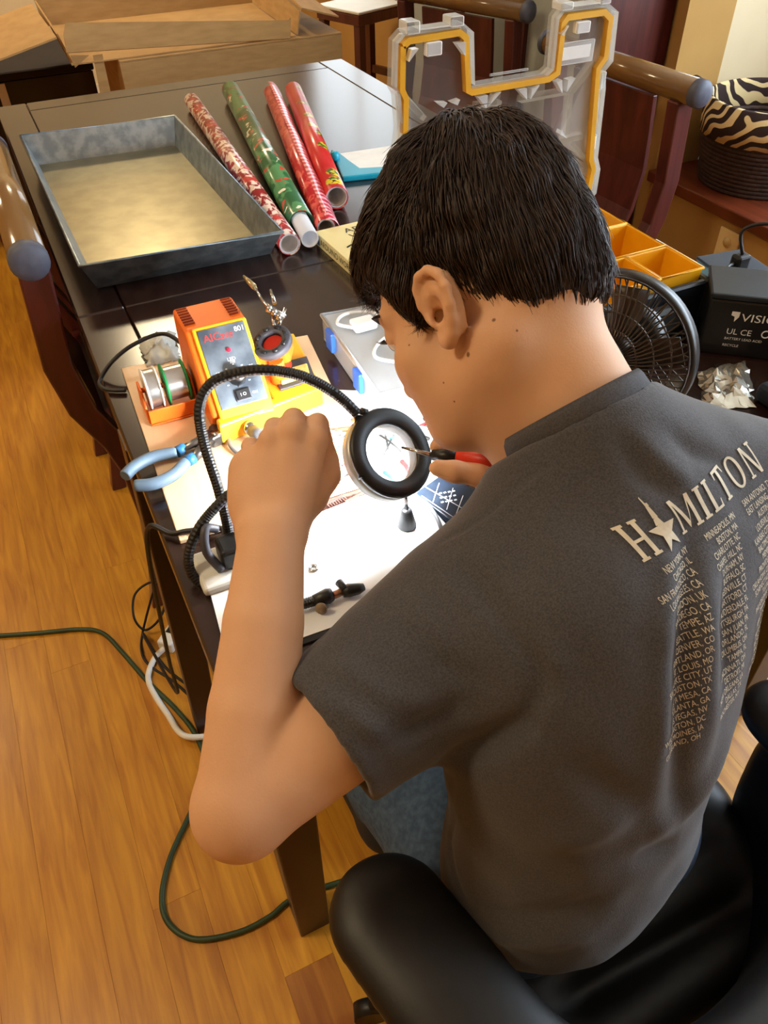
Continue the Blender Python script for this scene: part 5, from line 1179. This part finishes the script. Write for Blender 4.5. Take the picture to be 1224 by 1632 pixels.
    pal0, pal1 = RWRI, PR(800, 735, .80)
    s.chain([RWRI, PR(835, 735, .80), PR(805, 735, .805)], [.026, .031, .027], .015)
    s.chain([PR(800, 757, .790), PR(765, 757, .782), PR(725, 752, .780), PR(697, 746, .782)], [.016, .0118, .0108, .0088], .006)       # thumb
    s.chain([PR(800, 712, .812), PR(755, 690, .815), PR(716, 688, .812), PR(696, 712, .806)], [.013, .0105, .0095, .008], .005)         # index
    s.chain([PR(805, 725, .825), PR(760, 705, .832), PR(730, 716, .828), PR(722, 738, .818)], [.013, .0105, .0095, .0082], .004)
    s.chain([PR(812, 745, .832), PR(772, 735, .842), PR(748, 746, .832), PR(745, 762, .820)], [.013, .010, .0092, .008], .004)
    s.chain([PR(820, 765, .834), PR(790, 762, .838), PR(770, 768, .828), PR(768, 778, .818)], [.012, .009, .0082, .0072], .004)
    return s
body_s = build_body()
MOLES = []
body = None
def hitpx(bvh, px, py):
    r = ray(px, py).normalized(); h = bvh.ray_cast(CAM, r, 5.0); return h
bm_ = body_s.mesh('body', 2)
bvb = BVHTree.FromPolygons([v.co.copy() for v in bm_.vertices], [tuple(p_.vertices) for p_ in bm_.polygons])
for (x_, y_, r_) in ((746, 565, .0021), (787, 510, .0016), (824, 527, .0010), (707, 610, .0009), (724, 640, .0009), (652, 550, .0009), (605, 505, .0010)):
    h = hitpx(bvb, x_, y_)
    if h[0] is not None: MOLES.append((h[0], r_))
body = bpy.data.objects.new('body', bm_); COL.objects.link(body); bm_.materials.append(skin_mat()); body.parent = man; body.matrix_parent_inverse = man.matrix_world.inverted()
# eyes, brows and lashes
eyw = M('eye_white', rgb(226, 220, 214), .2); iris = M('iris_brown', rgb(50, 30, 20), .15); brow_m = M('brow_hair', rgb(30, 20, 16), .6)
for q in (-1, 1):
    c_ = Vector(H(q * .032, .0785, .0075)); fz = Vector(HR @ np.array((q * .12, 1, -.35)))
    em = frame(c_, fz)
    ey = MB().lathe([(0, -.0118)] + [(.0119 * math.sin(t), -.0119 * math.cos(t)) for t in [math.pi * i / 12 for i in range(1, 12)]] + [(0, .0119)], 20, em).build('eye', eyw, body, False)
    MB().lathe([(.0058, .0106), (.0045, .0114), (0, .0121)], 18, em).build('iris', iris, ey, False)
    br_ = MB()
    for k in range(14):
        t = k / 13; a_ = H(q * (.014 + .036 * t), .0985 - .020 * t * t, .027 + .006 * math.sin(t * 2.6)); d_ = HR @ np.array((q * 1.0, -.2, .25 - .5 * t)); d_ /= np.linalg.norm(d_)
        br_.tube([Vector(a_), Vector(a_ + d_ * .006), Vector(a_ + d_ * .011 + HR @ np.array((0, .001, 0)))], [.0016, .0014, .0004], 5)
    br_.build('eyebrow', brow_m, body, False)
    la = MB()
    for k in range(12):
        t = k / 11 - .5; a_ = H(q * (.032 + .024 * t), .0915 - .014 * t * t * 4 * .4, .0105); d_ = HR @ np.array((q * t * .9, 1, -.15)); la.tube([Vector(a_), Vector(a_ + d_ * .004), Vector(a_ + d_ * .0075 + HR @ np.array((0, 0, .0022)))], [.0005, .0004, .0002], 4)
    la.build('eyelashes', brow_m, body, False)

# ---- hair
hair_m = M('hair_brown', rgb(36, 24, 18), .48, col2=rgb(58, 40, 29), scale=160, stretch=(1, 1, .3), spec=.4)
def hairline(x, y, z):        # > 0 where hair grows (head space)
    # lower limit of the hair as a function of y
    ys_ = [-.13, -.09, -.062, -.045, -.028, -.012, .006, .018, .030, .044, .06, .12]; zs_ = [-.062, -.064, -.050, -.030, -.005, .018, .024, .004, .000, .030, .052, .060]
    return z - np.interp(y, ys_, zs_)
hs = SDF(tuple(HP - .17), tuple(HP + .17), .0032)
hs.ell(H(0, -.012, .064), (.0825, .0965, .101), .01, R=HR); hs.ell(H(0, .036, .060), (.074, .073, .074), .02, R=HR); hs.ell(H(0, -.058, .012), (.063, .055, .062), .02, R=HR)
for q in (-1, 1): hs.ell(H(q * .062, .022, .028), (.018, .026, .034), .012, R=HR)
g_ = [(hs.lo[k] + hs.h * np.arange(hs.n[k])) for k in range(3)]
X, Y, Z = np.meshgrid(*g_, indexing='ij'); loc = np.einsum('ij,jxyz->ixyz', HR.T, np.stack([X - HP[0], Y - HP[1], Z - HP[2]]))
cut = -(hairline(loc[0], loc[1], loc[2]) + .003 * np.sin(loc[0] * 260) + .0025 * np.sin(loc[1] * 340 + loc[0] * 90))
# keep the ears free
ear = np.sqrt(((np.abs(loc[0]) - .088) / .022) ** 2 + ((loc[1] + .010) / .024) ** 2 + ((loc[2] + .004) / .036) ** 2) - 1
cut = np.maximum(cut, -ear * .02)
tuft = .0028 * np.sin(loc[1] * 120 + loc[0] * 80 + np.sin(loc[2] * 70) * 2) * np.sin(loc[0] * 110 - loc[2] * 60)
F0 = hs.F.copy(); k_ = .012; d2 = np.clip(.5 - .5 * (F0 + tuft - cut) / k_, 0, 1); hs.F = ((F0 + tuft) * (1 - d2) + cut * d2 + k_ * d2 * (1 - d2)).astype(np.float32)
hair_me = hs.mesh('hair', 2)
hair = bpy.data.objects.new('hair', hair_me); COL.objects.link(hair); hair_me.materials.append(hair_m); hair.parent = man; hair.matrix_parent_inverse = man.matrix_world.inverted()
# strands combed over the cap
bvh_h = BVHTree.FromPolygons([v.co.copy() for v in hair_me.vertices], [tuple(p_.vertices) for p_ in hair_me.polygons])
HRm = Matrix(HR.tolist()); HRt = HRm.transposed(); HPv = Vector(HP)
whorl = Vector((.012, -.055, .135))
SV = []; SF = []
vs = [v.co.copy() for v in hair_me.vertices]; vn = [v.normal.copy() for v in hair_me.vertices]
sel = rng.choice(len(vs), 9000)
for i in sel:
    p_ = vs[i]; l = HRt @ (p_ - HPv); n_ = vn[i]
    if l.z < -.055: continue
    d = l - whorl; d.z = d.z * .6
    flow = Vector((d.x, d.y, -.02 - .45 * max(0, .1 - l.z) / .1))
    if l.y > 0: flow += Vector((-.02, .05, -.01))
    if l.y < -.03: flow += Vector((0, 0, -.10))
    flow = Vector((flow.x + rng.normal(0, .018), flow.y + rng.normal(0, .018), flow.z + rng.normal(0, .01)))
    fd = (HRm @ flow); 
    L_ = float(rng.uniform(.022, .042)) if l.z > 0 else float(rng.uniform(.010, .020)); seg = 4; pts = [p_ - n_ * .001]; cur = p_; nn = n_; lift = float(rng.uniform(.0006, .0042))
    for k in range(seg):
        t_ = (fd - nn * fd.dot(nn)); t_ = t_.normalized() if t_.length > 1e-6 else nn.orthogonal()
        nx = cur + t_ * (L_ / seg); h = bvh_h.find_nearest(nx)
        if h[0] is None: break
        off = nx - h[0]
        if k < 2 or off.length < .004: cur = h[0] + h[1] * (lift * math.sin((k + 1) / seg * 2.2)); nn = h[1]
        else: cur = nx - Vector((0, 0, 0))
        pts.append(cur)
    w0 = float(rng.uniform(.0007, .0013)); o_ = len(SV); m_ = len(pts)
    for k, q_ in enumerate(pts):
        tg = (pts[min(k + 1, m_ - 1)] - pts[max(k - 1, 0)]).normalized(); sd = tg.cross(nn); sd = sd.normalized() if sd.length > 1e-6 else tg.orthogonal().normalized(); up = sd.cross(tg)
        w_ = w0 * (1 - k / (m_ - 1)) + .0001; SV += [q_ - sd * w_, q_ + sd * w_, q_ + up * w_]
    for k in range(m_ - 1):
        a_ = o_ + 3 * k
        for e_ in range(3): SF.append((a_ + e_, a_ + (e_ + 1) % 3, a_ + 3 + (e_ + 1) % 3, a_ + 3 + e_))
st_ = MB(); st_.add(SV, SF, True); so = st_.build('hair_strands', hair_m, hair, False); so['kind'] = 'stuff'

# ---- T-shirt
grey = M('shirt_heather', rgb(58, 57, 60), .9, col2=rgb(76, 74, 77), scale=620, stretch=(1, 1, 1), bump=.25, bscale=700, sheen=.15, detail=6)
sleeve_end = LSH * .325 + ELB * .675; ua = (ELB - LSH) / np.linalg.norm(ELB - LSH)
s = SDF((-.04, .08, .40), (.78, .56, 1.10), .0042)
ta = math.radians(13); TR = np.array([[math.cos(ta), -math.sin(ta), 0], [math.sin(ta), math.cos(ta), 0], [0, 0, 1]])
s.ell((.312, .252, .588), (.141, .105, .102), .03, R=TR)
s.ell((.318, .256, .670), (.137, .104, .125), .05, R=TR); s.ell((.334, .285, .80), (.152, .108, .14), .06, R=TR); s.ell((.372, .325, .895), (.162, .096, .10), .05, R=TR)
s.cone(NECK0 + np.array((0, -.03, -.045)), LSH + np.array((.02, 0, -.005)), .058, .070, .04); s.cone(NECK0 + np.array((0, -.03, -.045)), RSH + np.array((-.02, 0, -.005)), .058, .056, .04)
s.cone(LSH, sleeve_end + ua * .02, .080, .0600, .03)
rua = (RELB - RSH) / np.linalg.norm(RELB - RSH); rse = RSH * .4 + RELB * .6
s.cone(RSH, rse, .060, .058, .03)
naxis = (H(0, -.034, -.035) - NECK0); naxis /= np.linalg.norm(naxis); NR = NECK0 + naxis * .026 + V3(cdir(-.65, .75, 0)) * .018
s.cone(NR - naxis * .012, NECK0 - naxis * .03, .0635, .075, .03); s.cone(NR - naxis * .03 + V3(cdir(-1, 0, -.2)) * .01, LSH * .6 + NECK0 * .4, .058, .062, .03); s.cone(NR - naxis * .035 + V3(cdir(.6, 0, -.2)) * .015, RSH, .060, .064, .03)
# folds: ridges and hollows of the cloth
P = lambda x_, y_, d_: V3(Wd(x_, y_, d_))
FOLDS = []
# cut the sleeves, the hem and the neck opening
s.plane(sleeve_end, ua, np.minimum(LSH * .4 + ELB * .6, ELB) - .13, np.maximum(LSH * .4 + ELB * .6, ELB) + .13)
s.cone(sleeve_end - ua * .026, ELB, .0505, .0505, .004, 'sub')
s.plane(rse, rua, RSH + (RELB - RSH) * .4 - .1, RELB + .1)
s.plane(NR - naxis * .006, naxis, NR - .10, NR + .12)
shirt_me = s.mesh('t_shirt', 3)
V = np.empty(len(shirt_me.vertices) * 3, np.float32); shirt_me.vertices.foreach_get('co', V); V = V.reshape(-1, 3).astype(float)
Nn = np.empty(len(V) * 3, np.float32); shirt_me.vertices.foreach_get('normal', Nn); Nn = Nn.reshape(-1, 3)
# project to pixels to lay the creases seen on the back (displacement along the normals, world-space geometry)
bvs = BVHTree.FromPolygons([Vector(v) for v in V], [tuple(p_.vertices) for p_ in shirt_me.polygons])
def on_shirt(px, py):
    h = bvs.ray_cast(CAM, ray(px, py).normalized(), 5); return None if h[0] is None else np.array(h[0])
def crease(pix, amp, wid):
    pts = [on_shirt(*q) for q in pix]; pts = [p_ for p_ in pts if p_ is not None]
    if len(pts) < 2: return
    best = np.full(len(V), 9.); par = np.zeros(len(V)); m_ = len(pts) - 1
    for i in range(m_):
        a, b_ = pts[i], pts[i + 1]; ab = b_ - a; t = np.clip(((V - a) @ ab) / (ab @ ab), 0, 1); d = np.linalg.norm(V - a - t[:, None] * ab, axis=1); u = d < best; best = np.where(u, d, best); par = np.where(u, (i + t) / m_, par)
    w_ = np.exp(-(best / wid) ** 2) * np.sin(np.pi * np.clip(par * .9 + .05, 0, 1)) ** .6
    FOLDS.append(w_ * amp)
crease([(1098, 850), (1092, 950), (1085, 1050), (1080, 1180), (1078, 1300)], -.009, .011)
crease([(1068, 880), (1062, 1000), (1052, 1150), (1040, 1300)], .0055, .013)
crease([(1130, 900), (1128, 1000), (1130, 1100), (1120, 1220)], .005, .012)
crease([(1165, 900), (1160, 1000), (1158, 1090), (1165, 1180)], -.007, .010)
crease([(1030, 1330), (1090, 1290), (1150, 1200)], .008, .016); crease([(1010, 1370), (1080, 1340), (1140, 1270)], -.006, .012)
crease([(985, 700), (1030, 760), (1080, 800)], -.004, .010); crease([(1060, 680), (1110, 720), (1170, 745)], -.004, .010); crease([(1010, 690), (1060, 740), (1110, 775)], .004, .010)
crease([(735, 905), (800, 985), (850, 1060), (875, 1100)], -.006, .008); crease([(880, 1085), (840, 1150), (770, 1190), (715, 1215)], -.012, .011); crease([(890, 1040), (880, 1110), (850, 1160)], .006, .010)
crease([(540, 1060), (620, 1110), (700, 1125)], .005, .010); crease([(600, 1190), (660, 1165), (750, 1120)], -.006, .010); crease([(520, 1110), (590, 1160), (650, 1200)], .005, .009); crease([(640, 1000), (700, 1060), (780, 1090)], -.004, .010)
crease([(720, 1230), (715, 1330), (735, 1430)], -.003, .006); crease([(760, 1480), (850, 1500), (950, 1480)], .005, .014); crease([(770, 1440), (860, 1460), (960, 1430)], -.004, .012)
crease([(860, 1340), (940, 1330), (1010, 1290)], .005, .016); crease([(900, 1200), (960, 1260), (1020, 1290)], -.005, .016)
crease([(870, 745), (800, 800), (740, 845), (700, 862)], -.0022, .0035); crease([(878, 750), (806, 806), (746, 851), (706, 868)], .0016, .004)
crease([(700, 868), (780, 930), (840, 1000), (872, 1080)], -.0018, .0035)
def fnoise(V, f, sd):
    r = np.random.default_rng(sd); o = 0
    for k in range(6):
        d = r.normal(0, 1, 3); d /= np.linalg.norm(d); o = o + np.sin(V @ d * f * r.uniform(.6, 1.6) + r.uniform(0, 6))
    return o / 6
disp = sum(FOLDS) + .0025 * fnoise(V, 55, 1) + .0012 * fnoise(V, 120, 2)
V2 = V + Nn * disp[:, None]
shirt_me.vertices.foreach_set('co', V2.astype(np.float32).ravel()); shirt_me.update()
shirt = bpy.data.objects.new('t_shirt', shirt_me); COL.objects.link(shirt); shirt_me.materials.append(grey); shirt.parent = man; shirt.matrix_parent_inverse = man.matrix_world.inverted(); tag(shirt, 'dark heather grey T-shirt with pale back print')
# collar band
cm = frame(Vector(NR), Vector(naxis))
MB().ringlathe([(.0645, -.010), (.0665, -.006), (.0655, .004), (.0635, .009), (.0615, .004), (.0615, -.010)], 64, cm).build('collar', M('collar_grey', rgb(62, 61, 64), .9, col2=rgb(78, 76, 79), scale=620, bump=.2, bscale=600), shirt, False)
# printed lettering, laid on the cloth
bvs = BVHTree.FromPolygons([Vector(v) for v in V2], [tuple(p_.vertices) for p_ in shirt_me.polygons])
prt = M('shirt_print', rgb(216, 204, 180), .75, col2=rgb(200, 188, 164), scale=120)
# back plane: u runs along the shoulders, v up the spine
BO = Vector(on_shirt(1124, 796)); BD = Vector((-.86 * math.sin(ta), .86 * math.cos(ta), -.5)).normalized(); BU = (Vector((math.cos(ta), math.sin(ta), .02)) - BD * BD.dot(Vector((math.cos(ta), math.sin(ta), .02)))).normalized(); BV = BU.cross(BD)
def back_pt(u, v):
    o = BO + BU * u + BV * v - BD * .4; h = bvs.ray_cast(o, BD, 1.0)
    return None if h[0] is None else (h[0] + h[1] * .0011)
def subdivide(v, f, mx):
    v = [Vector(p_) for p_ in v]; f = [list(q) for q in f]; out = []
    tri = []
    for q in f:
        for k in range(1, len(q) - 1): tri.append((v[q[0]], v[q[k]], v[q[k + 1]]))
    while tri:
        a, b_, c_ = tri.pop(); e = [(b_ - a).length, (c_ - b_).length, (a - c_).length]; m_ = max(e)
        if m_ < mx: out.append((a, b_, c_)); continue
        i = e.index(m_)
        if i == 0: h = (a + b_) / 2; tri += [(a, h, c_), (h, b_, c_)]
        elif i == 1: h = (b_ + c_) / 2; tri += [(a, b_, h), (a, h, c_)]
        else: h = (a + c_) / 2; tri += [(a, b_, h), (h, b_, c_)]
    return out
def print_on(name, items, label):
    b = MB()
    for v, f in items:
        for t in subdivide([Vector((p_[0], p_[1], 0)) for p_ in v], f, .006):
            q = [back_pt(p_.x, p_.y) for p_ in t]
            if any(x_ is None for x_ in q): continue
            b.add(q, [(0, 1, 2)])
    o = b.build(name, prt, shirt, False); o['label'] = label; return o
def R4(x0, y0, x1, y1): return [(x0, y0), (x1, y0), (x1, y1), (x0, y1)]
def serif(x, y, w, up): return [(x - w, y), (x + w, y), (x + w, y + .07 * up), (x - w, y + .07 * up)]
def letter(c):     # unit-height roman capitals as polygons
    t = .10
    if c == 'I': return [R4(-t, 0, t, 1), serif(0, 0, .2, 1), serif(0, 1, .2, -1)], .5
    if c == 'H': return [R4(-.36, 0, -.18, 1), R4(.18, 0, .36, 1), R4(-.18, .46, .18, .54), serif(-.27, 0, .17, 1), serif(-.27, 1, .17, -1), serif(.27, 0, .17, 1), serif(.27, 1, .17, -1)], 1.0
    if c == 'L': return [R4(-.22, 0, -.04, 1), R4(-.04, 0, .32, .08), [(.24, .08), (.32, .08), (.34, .26), (.30, .26)], serif(-.13, 0, .17, 1), serif(-.13, 1, .17, -1)], .75
    if c == 'T': return [R4(-.09, 0, .09, 1), R4(-.38, .92, .38, 1), [(-.38, .92), (-.30, .92), (-.35, .76), (-.40, .76)], [(.30, .92), (.38, .92), (.40, .76), (.35, .76)], serif(0, 0, .18, 1)], .88
    if c == 'N': return [R4(-.36, 0, -.27, 1), R4(.27, 0, .36, 1), [(-.36, 1), (-.18, 1), (.36, 0), (.22, 0)], serif(-.31, 0, .14, 1), serif(.31, 1, .14, -1)], .98
    if c == 'M': return [R4(-.46, 0, -.37, 1), R4(.32, 0, .48, 1), [(-.42, 1), (-.27, 1), (.04, .22), (-.04, .05)], [(.42, 1), (.33, 1), (-.04, .05), (.04, .22)], serif(-.415, 0, .13, 1), serif(.40, 0, .17, 1)], 1.15
    if c == 'O':
        n = 28; ou = [(.43 * math.cos(2 * math.pi * k / n), .5 + .52 * math.sin(2 * math.pi * k / n)) for k in range(n)]; inn = [(.27 * math.cos(2 * math.pi * k / n), .5 + .44 * math.sin(2 * math.pi * k / n)) for k in range(n)]
        return [[ou[k], ou[(k + 1) % n], inn[(k + 1) % n], inn[k]] for k in range(n)], 1.05
    if c == 'A':   # star with a raised arm silhouette
        st = []
        for k in range(10):
            a = math.pi / 2 + k * math.pi / 5; r = .62 if k % 2 == 0 else .25; st.append((r * math.cos(a), .38 + r * math.sin(a)))
        tri = [[st[k], st[(k + 1) % 10], (0, .38)] for k in range(10)]
        return tri + [[(-.12, .8), (.10, .8), (.06, 1.15), (-.06, 1.15)], [(-.05, 1.1), (.03, 1.15), (-.02, 1.45), (-.06, 1.42)], [(.0, 1.12), (.09, 1.15), (.08, 1.24), (.0, 1.24)], [(-.12, .78), (-.02, .8), (-.1, .6), (-.2, .6)]], 1.02
LH = .0250; HW = .80; items = []; xx = 0; ws_ = [letter(c)[1] for c in 'HAMILTON']; tot = sum(ws_) * LH * 1.10 * HW; x0 = -tot / 2
for c, w_ in zip('HAMILTON', ws_):
    polys, _ = letter(c); cx_ = x0 + w_ * LH * HW * 1.10 / 2; x0 += w_ * LH * HW * 1.10
    for p_ in polys: items.append(([(cx_ + a * LH * HW, -LH / 2 + b_ * LH) for a, b_ in p_], [tuple(range(len(p_)))]))
print_on('title_print', items, 'large pale capital letters with a star')
colA = ['NEW YORK, NY', 'CHICAGO, IL', 'SAN FRANCISCO, CA', 'LOS ANGELES, CA', 'LONDON, UK', 'SAN DIEGO, CA', 'TEMPE, AZ', 'SEATTLE, WA', 'DENVER, CO', 'PORTLAND, OR', 'ST. LOUIS, MO', 'SALT LAKE CITY, UT', 'HOUSTON, TX', 'COSTA MESA, CA', 'ATLANTA, GA', 'LAS VEGAS, NV', 'WASHINGTON, DC', 'DES MOINES, IA', 'CLEVELAND, OH']
colB = ['MINNEAPOLIS, MN', 'BOSTON, MA', 'CHARLOTTE, NC', 'CHAPEL HILL, NC', 'DURHAM, NY', 'BUFFALO, SC', 'GREENVILLE, CT', 'HARTFORD, CT', 'FT. LAUDERDALE, FL', 'PITTSBURGH, PA', 'SAN JUAN, PR', 'ORLANDO, FL', 'COLUMBUS, OH', 'TAMPA, FL', 'CINCINNATI, OH', 'DETROIT, MI', 'NEW ORLEANS, LA', 'DALLAS, TX', 'ROCHESTER, NY']
colC = ['SAN ANTONIO, TX', 'EAST LANSING, MI', 'AUSTIN, TX', 'LOUISVILLE, KY', 'KANSAS CITY, MO', 'BALTIMORE, MD', 'MEMPHIS, TN', 'PROVIDENCE, RI', 'OKLAHOMA CITY, OK', 'SCHENECTADY, NY', 'TULSA, OK', 'PHILADELPHIA, PA', 'OMAHA, NE', 'APPLETON, WI', 'MILWAUKEE, WI', 'RICHMOND, VA', 'MADISON, WI', 'NORFOLK, VA', 'DES MOINES, IA']
for col, ux, nm in ((colA, -.037, 'left'), (colB, .020, 'middle'), (colC, .078, 'right')):
    items = []
    for i, tx in enumerate(col):
        v, f = text_mesh(tx, .0074, 'RIGHT'); items.append(([(p_.x * .64 + ux - .38 * (.0073 * i), p_.y - .025 - i * .0073) for p_ in v], f))
    print_on('city_list_print', items, nm + ' column of small pale city names')

# ---- jeans and shoes
den = M('denim', rgb(52, 74, 104), .85, col2=rgb(72, 96, 126), scale=140, bump=.3, bscale=500)
s = SDF((.10, .02, .05), (.64, .86, .66), .006)
s.ell((.318, .262, .535), (.130, .100, .068), .03, R=TR)
for q, kx in ((-1, .205), (1, .46)):
    hip = (.318 + q * .080, .26, .548); kne = (kx, .615, .535); ank = (kx - q * .05, .60, .10)
    s.chain([hip, (.5 * (hip[0] + kx), .42, .547), kne], [.088, .076, .060], .03); s.chain([kne, (kx - q * .02, .63, .33), ank], [.060, .056, .046], .02)
s.plane((0, 0, .085), (0, 0, -1), (.1, 0, 0), (.7, .9, .12))
jo = s.build('jeans', den, man, 2); tag(jo, 'blue denim jeans')
for q, kx in ((-1, .205), (1, .46)):
    kx = kx - q * .05
    s = SDF((kx - .08, .50, -.01), (kx + .08, .82, .13), .005)
    s.cone((kx, .575, .04), (kx + q * .01, .74, .035), .04, .036, .02).cone((kx, .59, .05), (kx, .60, .095), .042, .036, .02); s.plane((0, 0, .002), (0, 0, -1), (kx - .1, .45, -.02), (kx + .1, .85, .05))
    s.build('shoe', M('shoe_dark', rgb(40, 40, 44), .6), man, 2)
